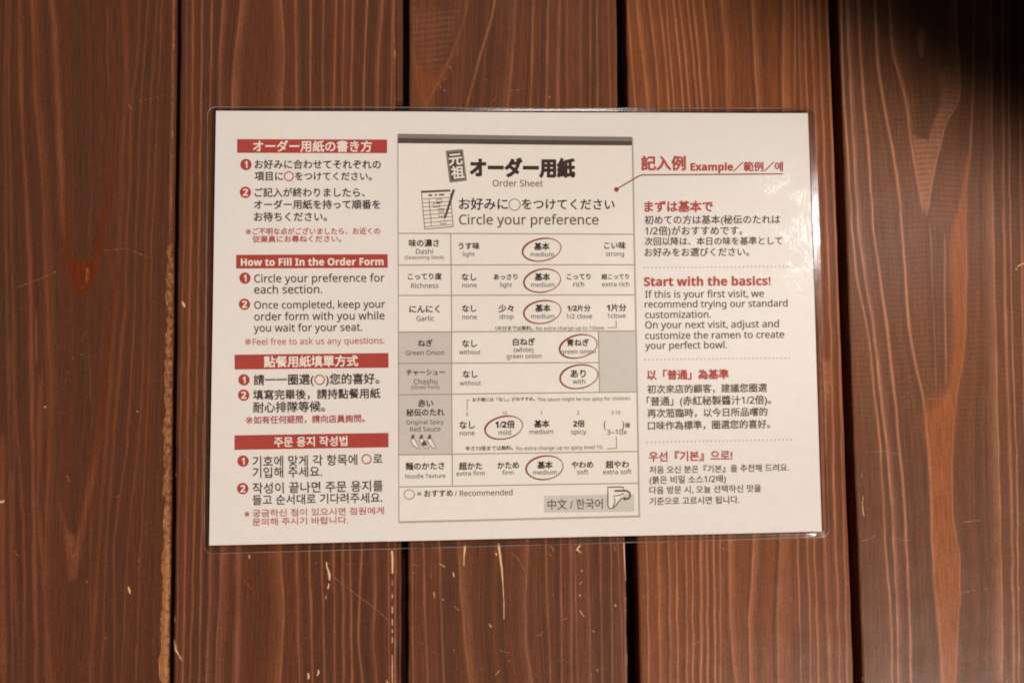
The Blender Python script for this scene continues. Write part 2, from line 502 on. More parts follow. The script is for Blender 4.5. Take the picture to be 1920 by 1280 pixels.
def seg(px, py, pts, wid):
    """worn streak along a polyline: full on the line, 0 at its half width"""
    r = np.zeros(px.shape)
    for (x0, y0, w0), (x1, y1, w1) in zip(pts[:-1], pts[1:]):
        ex, ey = x1 - x0, y1 - y0
        t = np.clip(((px - x0) * ex + (py - y0) * ey) / (ex * ex + ey * ey + 1e-9), 0, 1)
        d = np.hypot(px - x0 - t * ex, py - y0 - t * ey)
        r = np.maximum(r, np.clip(1.08 - d / np.maximum((w0 + (w1 - w0) * t) * 1.22 + 0.12, 1.9), 0, 1))
    return r


# worn marks traced on the boards: ([(x, y, half width), ...], strength)
WEAR = {
    0: [
        ([(44, 33, 1.6), (46, 34, 1)], .8), ([(241, 197, 1.6), (246, 204, 1.8), (249, 205, 1)], .7),
        ([(102, 510, 2), (104, 511, 1)], .9), ([(84, 763, 2.6), (86, 762, 2)], 1.0), ([(257, 771, 2.2), (259, 772, 1.8)], .95),
        ([(0, 940, 4), (4, 941, 4), (8, 938, 2)], 1.0), ([(126, 892, 1.8), (131, 902, 1.6)], .7), ([(26, 1032, 1.5), (34, 1041, 1.6)], .7),
        ([(260, 1050, 2.6), (262, 1052, 2)], .85), ([(241, 1100, 2.6), (243, 1107, 3.6), (244, 1112, 2)], 1.0), ([(162, 1088, 1.8), (164, 1092, 1.2)], .7),
        ([(30, 540, .9), (72, 524, 1.1), (102, 511, 1.2)], .58), ([(193, 470, 1.0), (238, 466, 1.2), (278, 483, 1.0)], .56),
        ([(104, 650, 1.2), (140, 662, 1.3), (188, 672, 1.0)], .45), ([(168, 610, 1.0), (140, 662, 1.2), (118, 730, 1.0)], .42),
        ([(288, 565, 1.8), (289, 566, 1.4)], .7), ([(202, 505, 1.8), (204, 507, 1.4)], .5), ([(217, 932, 1.4), (224, 930, 1.4)], .62),
        ([(260, 190, .9), (300, 182, 1.0), (314, 178, .9)], .5), ([(196, 1196, 1.4), (199, 1194, 1.2)], .6), ([(286, 1200, 1.2), (288, 1203, 1.2)], .7),
    ],
    1: [
        ([(333, 465, 2.4), (333, 468, 2)], 1.0), ([(342, 566, 2.6), (345, 572, 4.0), (346, 576, 2)], 1.0), ([(329, 886, 2.2), (330, 892, 2)], .9),
        ([(328, 962, 2.4), (329, 964, 2)], 1.0), ([(327, 994, 2), (327, 999, 2)], .9), ([(327, 1116, 2), (327, 1120, 2)], .9),
        ([(326, 1154, 2.6), (328, 1164, 3.4), (329, 1166, 1.4)], 1.0), ([(326, 1200, 3.4), (328, 1210, 5.0), (329, 1217, 4.6), (335, 1226, 2), (338, 1234, 1.8)], 1.0),
        ([(340, 1230, 1.6), (341, 1238, 1.6)], .9), ([(324, 1238, 1.5), (323, 1280, 1.5)], .75),
        ([(467, 1040, 1.7), (468, 1046, 1.8)], 1.0), ([(458, 1087, .9), (465, 1093, 1.0), (471, 1104, .9)], .6),
        ([(612, 1053, 2), (613, 1062, 2.4), (616, 1070, 3.2), (618, 1078, 4.4), (618, 1086, 3.0)], 1.0), ([(617, 1094, 2.2), (615, 1103, 2.6)], .95), ([(612, 1116, 1.4), (611, 1122, 1.8)], .9),
        ([(607, 1058, 1.0), (614, 1056, 1.0)], .6), ([(627, 1082, .8), (660, 1108, .8), (700, 1137, 1.4), (726, 1160, 1.9)], .66),
        ([(590, 1055, .8), (640, 1057, .8), (690, 1057, .9)], .46), ([(578, 1262, 2.6), (579, 1268, 3.4), (578, 1272, 2)], 1.0), ([(597, 1256, 2.6), (598, 1260, 2.8), (595, 1266, 1.6)], 1.0),
        ([(735, 1033, 3.4), (736, 1046, 3.6), (736, 1074, 3.0)], 1.0), ([(536, 1131, .7), (553, 1162, .8), (580, 1205, .7)], .42),
        ([(725, 1276, 2.6), (728, 1281, 2.6)], .9), ([(626, 1180, .8), (632, 1188, .8)], .5), ([(738, 80, 1), (738, 130, 1)], .5),
        ([(736, 1228, 2), (736, 1280, 2.2)], .85),
    ],
    2: [
        ([(935, 1021, 4.0), (938, 1042, 4.0), (941, 1066, 3.0), (943, 1092, 1.9), (945, 1130, 1.2), (945, 1160, .9)], 1.0), ([(930, 1037, 2.6), (931, 1040, 2.6)], 1.0),
        ([(872, 1024, 4.2), (871, 1034, 3.2), (870, 1046, 1.6), (870, 1060, 1.2)], 1.0), ([(824, 1056, 1.6), (834, 1062, 2.2)], .95), ([(850, 1072, 1.8), (851, 1080, 2.4)], 1.0),
        ([(771, 1057, 1), (785, 1060, 1.3)], .7), ([(775, 1073, 2.2), (777, 1074, 1.8)], .8), ([(808, 1073, 1), (810, 1084, 1.1)], .6),
        ([(814, 1110, 2.0), (815, 1119, 1.7)], .95), ([(830, 1123, 2), (832, 1124, 2)], .95), ([(851, 1136, 1.2), (861, 1144, 1.6)], .8),
        ([(918, 1170, 2.0), (921, 1175, 2.4)], .95), ([(851, 1217, 1.7), (852, 1219, 1.7)], .9), ([(762, 1108, 2), (763, 1112, 2)], .8),
        ([(1088, 1022, 2.2), (1082, 1030, 2.6), (1087, 1034, 2.4), (1090, 1036, 1.6)], 1.0), ([(1032, 1024, 1.6), (1038, 1028, 1.6), (1038, 1032, 1.4)], .8), ([(1030, 1038, 1.2), (1034, 1042, 1.4)], .7),
        ([(1091, 1069, 2), (1092, 1071, 2)], .95), ([(1087, 1114, 2.2), (1088, 1117, 2)], 1.0), ([(1088, 1094, 2.4), (1092, 1090, 1.4)], .7), ([(1088, 1144, 1.8), (1091, 1150, 2.0), (1096, 1156, 1.2)], .95),
        ([(1154, 1134, 2.6), (1155, 1135, 2.2)], 1.0), ([(1111, 1182, 2), (1115, 1185, 1.3)], .9), ([(1152, 1024, 1.2), (1155, 1032, 1.3)], .7), ([(1120, 1253, 1.2), (1121, 1258, 1.4)], .9), ([(1108, 1262, 1), (1110, 1266, 1.2)], .7),
        ([(966, 1040, .9), (976, 1054, .9), (984, 1071, .8)], .6), ([(957, 1034, 1), (965, 1042, 1)], .5), ([(880, 1043, .7), (890, 1054, .7)], .5), ([(776, 1199, .7), (800, 1211, .8), (822, 1228, .7)], .5),
        ([(938, 1219, .9), (954, 1223, 1.1)], .66), ([(900, 1250, .8), (908, 1255, .9)], .6), ([(930, 1264, 2), (937, 1256, 1.6)], .75), ([(954, 1237, 1.3), (956, 1239, 1.3)], .75),
        ([(1003, 1187, 1.3), (1012, 1191, 1.3), (1019, 1184, 1)], .46), ([(1036, 1112, 1.4), (1038, 1116, 1.4)], .6), ([(1054, 1162, 1.4), (1064, 1158, 1.2)], .6), ([(1040, 1238, .8), (1070, 1240, .8)], .5), ([(1004, 1262, 1.4), (1010, 1270, 1.4)], .55),
        ([(843, 126, 2.2), (845, 127, 2)], .85), ([(847, 134, 1), (851, 142, 1.2)], .6), ([(836, 147, 1.6), (836, 148, 1.4)], .75), ([(825, 163, 1.8), (827, 165, 1.5)], .8), ([(833, 168, 1.8), (835, 171, 1.6)], .75), ([(820, 158, .8), (836, 148, .8)], .5),
        ([(912, 150, 1.7), (913, 151, 1.4)], .7), ([(1030, 182, 2.0), (1031, 183, 1.8)], .9), ([(957, 171, .8), (976, 168, 1.1), (990, 164, 1)], .56), ([(920, 195, .9), (926, 188, 1.2), (930, 182, .8)], .5),
        ([(1074, 34, 1.6), (1077, 36, 1.6)], .45), ([(1170, 1018, 2.4), (1172, 1060, 2.2), (1174, 1090, 1.8)], .9), ([(1173, 1120, 1.6), (1176, 1180, 1.8)], .62), ([(1176, 1226, 1.8), (1178, 1262, 2.2)], .75),
    ],
    3: [
        ([(1482, 1121, 1.2), (1486, 1126, 1.4)], .8), ([(1318, 1047, 1.6), (1321, 1047, 1.4)], .6), ([(1350, 1027, .9), (1358, 1029, 1)], .6), ([(1352, 1075, 1), (1358, 1090, 1.2)], .62), ([(1340, 1100, 2), (1352, 1106, 2)], .34),
        ([(1380, 1090, 1), (1400, 1104, 1.3)], .46), ([(1270, 1126, 1.2), (1276, 1118, 1)], .6), ([(1206, 1112, 1.2), (1207, 1122, 1.2)], .6), ([(1298, 1210, 1.4), (1304, 1206, 1.4), (1312, 1202, 1.0)], .6), ([(1355, 1200, .9), (1366, 1208, 1)], .5),
        ([(1505, 1226, 1.2), (1509, 1233, 1.2)], .62), ([(1274, 1244, .9), (1262, 1240, .9)], .55), ([(1584, 1086, .8), (1592, 1100, .9)], .6), ([(1541, 690, 4), (1542, 730, 5), (1540, 780, 3), (1538, 830, 2)], .30), ([(1556, 700, 3), (1552, 760, 4)], .26),
        ([(1195, 1075, .7), (1235, 1076, .7)], .4), ([(1540, 1247, .8), (1546, 1252, .9)], .5),
    ],
    4: [
        ([(1908, 500, 1.8), (1914, 496, 2.2), (1920, 494, 2.4), (1930, 492, 2)], 1.0), ([(1905, 504, 2.2), (1907, 505, 2)], 1.0), ([(1617, 885, 1.2), (1616, 895, 1.4)], .7),
        ([(1619, 930, 1.2), (1617, 945, 1.6), (1619, 962, 2.4), (1620, 967, 1.6)], .9), ([(1614, 1108, 1.3), (1614, 1118, 1.4)], .85), ([(1618, 1270, 1.8), (1617, 1280, 2)], .9), ([(1887, 1278, 2), (1893, 1274, 1.5)], .85),
        ([(1808, 978, .8), (1824, 977, 1.2), (1838, 976, .9)], .62), ([(1672, 1008, .8), (1697, 1013, 1.1), (1708, 1013, .7)], .56), ([(1616, 1014, .8), (1632, 1010, 1), (1642, 1003, .8)], .5), ([(1636, 1034, .8), (1662, 1034, .9)], .46),
        ([(1800, 1112, .7), (1830, 1106, 1.0), (1856, 1105, .7)], .52), ([(1686, 716, .7), (1711, 706, .8)], .46), ([(1736, 748, .9), (1760, 748, 1.1), (1782, 742, .9)], .5), ([(1617, 846, .9), (1660, 846, 1), (1690, 852, .8)], .48), ([(1911, 1100, 1.3), (1911, 1108, 1.3)], .85),
        ([(1808, 594, .7), (1840, 600, .8)], .34), ([(1808, 1258, 1.8), (1820, 1268, 2)], .24),
    ],
}

# edges of the boards: (x, y) points of the photograph on the top face
EDGES = [
    ([(-230, 0), (-300, 1280)], [(329, 0), (320, 640), (314, 1280)]),
    ([(338, 0), (330.5, 640), (324, 1280)], [(741, 0), (743, 640), (745, 1280)]),
    ([(766, 0), (764, 640), (764, 1280)], [(1156, 0), (1171, 1010), (1178, 1280)]),
    ([(1172, 0), (1192, 1016), (1198, 1280)], [(1554, 0), (1571, 430), (1587, 860), (1601, 1280)]),
    ([(1568, 0), (1587, 430), (1601, 860), (1615, 1280)], [(2160, 0), (2290, 1280)]),
]


def edge_line(pts):
    p = np.array([at(x, y) for x, y in pts])
    b, a = np.polyfit(p[:, 1], p[:, 0], 1)
    return a, b


top = empty('plank_tabletop', 'dark brown stained wooden boards with worn pale edges under the laminated sheet', 'wooden boards')
PLANK_LABELS = [
    'leftmost dark board with a chipped tan right edge and orange tipped grain',
    'board under the left side of the sheet with a broken line of bare wood along its right edge',
    'middle board with many small pale chips below the sheet',
    'reddish board under the right side of the sheet with close straight grain',
    'rightmost board with a tall arched grain figure and its upper corner in the dark',
]
Y0W, Y1W = at(960, 1280)[1] - 0.055, at(960, 0)[1] + 0.055
YA, YB = Y0W + 0.043, Y1W - 0.043
yw = np.concatenate([np.arange(Y0W - 0.09, YA, 0.003), np.linspace(YA, YB, int((YB - YA) / 0.00046)), np.arange(YB + 0.003, Y1W + 0.09, 0.003)])
ROWS = len(yw)
Y0W, Y1W = float(yw[0]), float(yw[-1])
for pi, (lines, (el, er)) in enumerate(zip((P1, P2, P3, P4, P5), EDGES)):
    la, lb = edge_line(el)
    ra, rb = edge_line(er)
    width = abs((ra + rb * 0) - (la + lb * 0))
    nc = int(width / 0.00036)
    R = 0.0014
    # section: wall, rounded shoulder, top, rounded shoulder, wall
    sh = [(0.0, -0.013), (0.0, -0.004), (0.0, -R), (R * .12, -R * .52), (R * .42, -R * .16)]
    inner = np.linspace(R, width - R, nc)
    off = np.concatenate([[a for a, _ in sh], inner, [width - a for a, _ in reversed(sh)]]) / width
    zz = np.concatenate([[z for _, z in sh], np.zeros(nc), [z for _, z in reversed(sh)]])
    xl = la + lb * yw
    xr = ra + rb * yw
    wob_l = smooth_noise(ROWS, 22, 10 + pi) * 0.00012 + smooth_noise(ROWS, 160, 20 + pi) * 0.00016
    wob_r = smooth_noise(ROWS, 22, 30 + pi) * 0.00012 + smooth_noise(ROWS, 160, 40 + pi) * 0.00016
    xl = xl + wob_l
    xr = xr + wob_r
    V = np.zeros((ROWS, len(off), 3))
    V[..., 0] = xl[:, None] + (xr - xl)[:, None] * off[None, :]
    V[..., 1] = yw[:, None]
    V[..., 2] = zz[None, :]
    flat = V.copy()
    flat[..., 2] = 0
    px, py = to_px(flat)
    # --- grain
    ring = np.zeros(px.shape)
    fill = np.zeros(px.shape)
    wob = smooth_noise(len(YD), 9, 50 + pi) * 0.7
    tabs = []
    late = np.zeros(px.shape)
    for li, ln in enumerate(lines):
        xd = dense(ln['pts'], 14.0 if pi in (0, 2, 4) else 22.0) + wob + smooth_noise(len(YD), 14, 300 + pi * 40 + li) * 0.5
        amp = 0.86 + 0.22 * smooth_noise(len(YD), 30, 600 + pi * 40 + li)
        wid = 1.0 + 0.22 * smooth_noise(len(YD), 24, 900 + pi * 40 + li)
        xx = np.interp(py, YD, xd)
        d = px - xx
        ww = max(ln['w'], 1.55) * np.interp(py, YD, wid)
        v = np.exp(-(d / ww) ** 2) + 0.12 * np.exp(-(d / 6.0) ** 2)
        if ln['tr']:
            v = np.maximum(v, np.where(d > 0, 0.62 * np.exp(-(d / ln['tr']) ** 2), 0))
        if ln['tl']:
            v = np.maximum(v, np.where(d < 0, 0.62 * np.exp(-(d / ln['tl']) ** 2), 0))
        fade = np.clip((py - ln['y0']) / 30 + 0.5, 0, 1) * np.clip((ln['y1'] - py) / 24 + 0.5, 0, 1)
        ring = np.maximum(ring, v * min(ln['s'] * 1.3, 1.0) * np.interp(py, YD, amp) * fade)
        late = np.maximum(late, fade * (np.exp(-((d + 4.5) / 2.6) ** 2) + 0.6 * np.exp(-((d - 4.2) / 2.2) ** 2)))
        if ln['y0'] < 0 and ln['y1'] > 1400:
            tabs.append(xd)
    # fine lines of the grain follow the flow of the traced ones
    tabs.sort(key=lambda t: t[len(t) // 2])
    lx = dense([(x, y) for x, y in el])
    rx = dense([(x, y) for x, y in er])
    tabs = [lx - 2] + tabs + [rx + 2]
    T = np.array(tabs)
    T = np.maximum.accumulate(T + np.arange(len(T))[:, None] * 1e-3, 0)
    mean = T.mean(1)
    rowpy = py[:, py.shape[1] // 2]
    q = np.zeros(px.shape)
    for r in range(ROWS):
        j = int(np.clip((rowpy[r] - YD[0]) / 4, 0, len(YD) - 1))
        q[r] = np.interp(px[r], T[:, j], mean)
    n1 = smooth_noise(4000, 3.2 * 4000 / (mean[-1] - mean[0] + 1), 70 + pi)
    n2 = smooth_noise(4000, 9.0 * 4000 / (mean[-1] - mean[0] + 1), 80 + pi)
    n3 = smooth_noise(4000, 26.0 * 4000 / (mean[-1] - mean[0] + 1), 90 + pi)
    qi = np.clip((q - mean[0]) / (mean[-1] - mean[0]), 0, 1) * 3999
    n0 = smooth_noise(4000, 1.5 * 4000 / (mean[-1] - mean[0] + 1), 60 + pi)
    fl = 0.5 + 0.27 * np.interp(qi, np.arange(4000), n0) + 0.24 * np.interp(qi, np.arange(4000), n1) + 0.24 * np.interp(qi, np.arange(4000), n2) + 0.22 * np.interp(qi, np.arange(4000), n3)
    fl = fl - 0.30 * late * (1 - np.clip(ring * 1.6, 0, 1))
    # --- figures with a shape of their own
    wear = np.zeros(px.shape)
    if pi == 0:
        lt = dense([(113, 380), (118, 430), (123, 470), (128, 510), (139, 540), (149, 556)], 8)
        d = tri_fill(px, py, [(116, 360), (121, 360), (127, 460), (133, 485), (160, 490), (176, 484), (186, 430), (196, 370), (206, 310), (215, 300), (208, 350), (201, 400), (194, 440), (186, 490), (176, 528), (163, 550), (150, 560), (139, 546), (129, 515), (121, 440)])
        fill = np.maximum(fill, soft(d, 4) * np.clip((py - 290) / 140, 0, 1) * 0.85)
        d = tri_fill(px, py, [(158, 503), (166, 498), (172, 505), (170, 520), (164, 537), (156, 545), (148, 540), (156, 530), (160, 515)])
        bright = soft(d, 3.5) * 0.72
        wear = np.maximum(wear, bright * 0.62)
        ring = np.maximum(ring, bright * 0.35)
        d = tri_fill(px, py, [(217, 500), (225, 500), (214, 580), (207, 650), (200, 740), (194, 800), (186, 850), (172, 920), (160, 980), (153, 1015), (150, 1045), (142, 1083), (130, 1088), (127, 1060), (123, 1015), (118, 985), (110, 945), (114, 945), (121, 975), (129, 1000), (145, 1002), (152, 975), (160, 930), (168, 880), (178, 830), (188, 760), (197, 690), (206, 610)])
        fill = np.maximum(fill, soft(d, 4) * (0.62 - 0.60 * np.clip((py - 760) / 160, 0, 1)))
        ring = np.maximum(ring, soft(d, 4) * np.clip((py - 760) / 120, 0, 1) * 1.0 * (0.7 + 0.5 * np.interp(qi * 3 % 3999, np.arange(4000), n1)))
        wear = np.maximum(wear, soft(d, 5) * np.clip((py - 940) / 60, 0, 1) * 0.36)
        d = tri_fill(px, py, [(84, 560), (92, 560), (97, 640), (99, 720), (96, 800), (88, 800), (86, 700)])
        ring = np.maximum(ring, soft(d, 5) * 0.5)
    if pi == 2:
        d = tri_fill(px, py, [(772, 90), (790, 130), (812, 145), (838, 118), (850, 96), (862, 86), (846, 120), (830, 150), (813, 178), (802, 210), (790, 200), (778, 150)])
        fill = np.maximum(fill, soft(d, 7) * 0.6)
        d = tri_fill(px, py, [(772, 20), (860, 20), (838, 105), (812, 140), (790, 125), (772, 85)])
        ring = np.maximum(ring, soft(d, 10) * (0.16 + 0.14 * np.sin(py / 1.75 + 2 * np.sin(px / 26))))
    if pi == 4:
        ridge = 0.5 + 0.5 * np.sin(py / 1.55 + 1.6 * np.sin(px / 21.0) + 0.6 * np.sin(py / 37.0))
        d = tri_fill(px, py, [(1709, 250), (1722, 258), (1740, 262), (1752, 225), (1763, 195), (1760, 135), (1776, 120), (1792, 130), (1799, 165), (1795, 203), (1775, 218), (1768, 255), (1757, 286), (1748, 336), (1740, 385), (1735, 402), (1725, 385), (1717, 330)])
        ring = np.maximum(ring, soft(d, 3) * (0.36 + 0.34 * ridge) * np.clip((py - 90) / 130, 0.25, 1))
        d = tri_fill(px, py, [(1729, 52), (1735, 70), (1730, 105), (1725, 108), (1719, 75), (1722, 52)])
        ring = np.maximum(ring, soft(d, 4) * 0.5)
        d = tri_fill(px, py, [(1808, 320), (1818, 290), (1811, 370), (1812, 430), (1812, 500), (1811, 615), (1806, 682), (1796, 732), (1791, 783), (1785, 860), (1785, 968), (1799, 1035), (1800, 1119), (1795, 1186), (1790, 1400), (1768, 1400), (1763, 1213), (1753, 1102), (1748, 1018), (1745, 900), (1740, 830), (1738, 770), (1760, 760), (1780, 720), (1788, 650), (1788, 600), (1780, 500), (1784, 430), (1800, 380)])
        fill = np.maximum(fill, soft(d, 5) * 0.80)
        ring = np.maximum(ring, soft(d, 4) * 0.42 * ridge * np.clip((560 - py) / 200, 0, 1))
        d = tri_fill(px, py, [(1790, 300), (1812, 290), (1800, 360), (1770, 430), (1716, 430), (1745, 400), (1780, 330)])
        fill = np.maximum(fill, soft(d, 14) * 0.30 * ridge)
        d = tri_fill(px, py, [(1724, 780), (1752, 740), (1775, 735), (1788, 775), (1779, 830), (1746, 850)])
        fill = np.maximum(fill, soft(d, 12) * 0.55)
        ring = np.maximum(ring, 0.10 * ridge * np.clip((py - 120) / 100, 0, 1) * np.clip((900 - py) / 200, 0, 1))
    if pi == 3:
        rz = np.random.RandomState(3).rand(*px.shape)
        d = tri_fill(px, py, [(1537, 670), (1556, 680), (1561, 700), (1556, 740), (1550, 770), (1545, 850), (1540, 850), (1538, 760)])
        ring = np.maximum(ring, soft(d, 8) * (0.25 + 0.75 * rz))
    # --- worn marks
    xe_l = np.interp(py, YD, lx)
    xe_r = np.interp(py, YD, rx)
    for pts, st in WEAR[pi]:
        x0 = min(p[0] for p in pts) - 9
        x1 = max(p[0] for p in pts) + 9
        y0 = min(p[1] for p in pts) - 9
        y1 = max(p[1] for p in pts) + 9
        m = (px > x0) & (px < x1) & (py > y0) & (py < y1)
        if m.any():
            wear[m] = np.maximum(wear[m], seg(px[m], py[m], pts, 1) * min(1.0, st + (0.05 if st < 0.8 else 0.0)))
    if pi == 0:
        # the chipped right edge: a hair line at the top, a ragged band further down
        wd = np.interp(py, [-300, 0, 180, 330, 440, 470, 640, 800, 1000, 1150, 1180, 1210, 1240, 1280, 1600], [8, 8, 7, 8, 8, 9.5, 10, 11, 12, 13, 17, 15, 19, 15, 15])
        jag = smooth_noise(len(YD), 2.4, 5) * 2.4 + smooth_noise(len(YD), 9, 6) * 2.0
        wd = wd + np.interp(py, YD, jag) * np.clip((py - 380) / 120, 0.15, 1)
        dd = xe_r - px
        lvl = np.interp(py, [-300, 0, 300, 440, 480, 900, 1100, 1600], [.46, .46, .48, .48, .52, .54, .64, .64])
        ring = np.maximum(ring, np.clip((wd - dd) / 3.0, 0, 1) * np.clip((dd - 1.5) / 2, 0, 1) * 0.9 * np.clip((470 - py) / 40, 0, 1))
        lvl = lvl * np.clip((py - 425) / 40, 0, 1)
        wear = np.maximum(wear, np.clip(1 - np.abs(dd - 2.5) / 2.2, 0, 1) * np.clip((470 - py) / 40, 0, 1) * 0.52)
        band = np.clip((wd - dd) / 3.0, 0, 1) * np.where(dd < wd * 0.35, lvl * 0.85, lvl)
        wear = np.maximum(wear, band)
        line = np.clip(1 - np.abs(dd - wd + 1.5) / 2.0, 0, 1) * np.clip((py - 430) / 40, 0, 1) * 0.95
        wear = np.maximum(wear, line * (0.72 + 0.3 * np.interp(py, YD, smooth_noise(len(YD), 3, 12))))
    if pi == 1:
        dash = np.interp(py, YD, smooth_noise(len(YD), 1.7, 15)) * 0.5 + 0.5
        ln_ = np.exp(-((px - np.interp(py, YD, dense([(737, 0), (735, 640), (736, 1280)]))) / 2.0) ** 2)
        wear = np.maximum(wear, ln_ * np.clip((py - 1060) / 40, 0, 1) * np.clip((dash - 0.36) * 2.2, 0.1, 0.9))
        rim = np.clip(1 - np.abs(xe_r - px - 2.2) / 1.8, 0, 1)
        wear = np.maximum(wear, rim * np.clip((260 - py) / 60, 0, 1) * 0.52)
    if pi in (1, 2, 3, 4):
        chips = np.interp(py, YD, smooth_noise(len(YD), 2.2, 140 + pi)) > 0.70
        wear = np.maximum(wear, np.clip(1 - (px - xe_l) / 3.5, 0, 1) * chips * (0.55 if pi in (1, 4) else 0.25))
        chips = np.interp(py, YD, smooth_noise(len(YD), 3.0, 150 + pi)) > (0.25 if pi == 2 else 0.72)
        wear = np.maximum(wear, np.clip(1 - (xe_r - px) / 3.5, 0, 1) * chips * 0.5 * (np.clip((py - 900) / 80, 0, 1) if pi == 2 else 1))
    A = np.stack([np.clip(ring, 0, 1), np.clip(fill, 0, 1), np.clip(wear, 0, 1), np.clip(fl, 0, 1)], -1)
    A[:, :2, 2] = 0
    A[:, -2:, 2] = 0
    pl = grid_mesh('plank', V, WOODS[pi], top, attr=A, label=PLANK_LABELS[pi])
# backing under the gaps and the lip that shows in the second gap
xa, xb = at(-260, 640)[0], at(2230, 640)[0]


def box(name, x0, x1, y0, y1, z0, z1, mat, parent, label=None):
    v = [(x0, y0, z0), (x1, y0, z0), (x1, y1, z0), (x0, y1, z0), (x0, y0, z1), (x1, y0, z1), (x1, y1, z1), (x0, y1, z1)]
    f = [(0, 3, 2, 1), (4, 5, 6, 7), (0, 1, 5, 4), (1, 2, 6, 5), (2, 3, 7, 6), (3, 0, 4, 7)]
    return mesh_obj(name, v, f, mat, parent, label)


box('backing_board', xa, xb, Y0W, Y1W, -0.031, -0.0135, M_BACK, top, 'black underside showing in the gaps')
lip = []
for yy in (Y0W + .001, Y1W - .001):
    a1, b1 = edge_line(EDGES[1][1])
    for z in (-0.0125, -0.0042):
        lip += [(a1 + b1 * yy + 0.0002, yy, z), (a1 + b1 * yy + 0.0036, yy, z)]
M_LIP = print_material('brown_lip', (0.10, 0.036, 0.018), 0.6, 0.2)
mesh_obj('tongue', lip, [(2, 3, 7, 6), (1, 5, 7, 3), (0, 1, 3, 2), (4, 6, 7, 5), (0, 2, 6, 4), (0, 4, 5, 1)], M_LIP, top, 'reddish brown tongue of the board seen inside the gap')

# ------------------------------------------------------------------ the laminated sheet
PX_C = dict(tl=(405, 208), tr=(1514, 213), br=(1541, 996), bl=(392, 1022))
ZB = 0.0008
cor = {k: at(*v, ZB) for k, v in PX_C.items()}


def zs(x, y):
    """height of the sheet: almost flat, a little buckled, the right edge lifted"""
    x = np.asarray(x, float)
    y = np.asarray(y, float)
    z = ZB + 0.00018 * np.sin(x * 31 + 1.1) * np.cos(y * 27 + .4) + 0.00010 * np.sin(x * 55 + y * 38)
    z = z + 0.0009 * np.clip((x - 0.085) / 0.065, 0, 1) ** 2 * np.exp(-((y - 0.045) / 0.075) ** 2)
    return z


sheet = empty('laminated_sheet', 'white laminated order form guide with red heading bars and circled choices lying on the boards', 'laminated sheet')

NU, NV = 90, 64
uu, vv = np.meshgrid(np.linspace(0, 1, NU), np.linspace(0, 1, NV))


def quad(u, v):
    a = cor['bl'][None, None] * (1 - u)[..., None] + cor['br'][None, None] * u[..., None]
    b = cor['tl'][None, None] * (1 - u)[..., None] + cor['tr'][None, None] * u[..., None]
    return a * (1 - v)[..., None] + b * v[..., None]


pp = quad(uu, vv)
pp[..., 2] = zs(pp[..., 0], pp[..., 1])
grid_mesh('paper', pp, M_PAPER, sheet)

# film: the paper plus its welded border; rounded corners
FP = dict(tl=(388.5, 200), tr=(1528, 203), br=(1555, 1007), bl=(382, 1038))
fc = {k: at(*v, 0.0004) for k, v in FP.items()}


def lerp_quad(c, u, v):
    a = c['bl'] * (1 - u)[..., None] + c['br'] * u[..., None]
    b = c['tl'] * (1 - u)[..., None] + c['tr'] * u[..., None]
    return a * (1 - v)[..., None] + b * v[..., None]


def edge_coord(n, m=0.022, k=22):
    return np.concatenate([np.linspace(0, m, k), np.linspace(m, 1 - m, n)[1:-1], np.linspace(1 - m, 1, k)])


fu, fv = edge_coord(110), edge_coord(80, 0.034)
FU, FV = np.meshgrid(fu, fv)
WX, HY = 0.306, 0.215
RC = 0.0042
X = FU * WX
Y = FV * HY
# pull the corners in onto their arc
for cx, cy, sx, sy in ((RC, RC, -1, -1), (WX - RC, RC, 1, -1), (RC, HY - RC, -1, 1), (WX - RC, HY - RC, 1, 1)):
    dx, dy = (X - cx) * sx, (Y - cy) * sy
    m = (dx > 0) & (dy > 0)
    big = np.maximum(dx, dy)
    r = np.hypot(dx, dy)
    k = np.where(m & (r > 1e-9), big / np.maximum(r, 1e-9), 1)
    X = np.where(m, cx + dx * k * sx, X)
    Y = np.where(m, cy + dy * k * sy, Y)
pf = lerp_quad(fc, X / WX, Y / HY)


def edge_dist(X, Y):
    d = np.minimum(np.minimum(X, WX - X), np.minimum(Y, HY - Y))
    for cx, cy, sx, sy in ((RC, RC, -1, -1), (WX - RC, RC, 1, -1), (RC, HY - RC, -1, 1), (WX - RC, HY - RC, 1, 1)):
        dx, dy = (X - cx) * sx, (Y - cy) * sy
        m = (dx > 0) & (dy > 0)
        d = np.where(m, np.minimum(d, RC - np.hypot(dx, dy)), d)
    return d


ed = edge_dist(X, Y)
def glare_zone(y):
    """where the lifted right border lies at the tilt that mirrors the side lamp"""
    y = np.asarray(y, float)
    g = np.exp(-((y - 0.050) / 0.052) ** 4)
    return g * (0.84 + 0.16 * np.sin(y * 260 + 1.0) * np.sin(y * 91 + .3))


def z_edge(x, y):
    """height of the welded edge"""
    zc_ = zs(x, y) + 0.00022
    sag = 0.00036 + 0.00010 * np.sin(x * 60) * np.cos(y * 47) + 0.55 * (zc_ - ZB - 0.00022)
    right = np.clip((x - 0.140) / 0.008, 0, 1)
    g = glare_zone(y) * right
    return sag * (1 - g) + (zc_ - 0.155 * 0.0040) * g


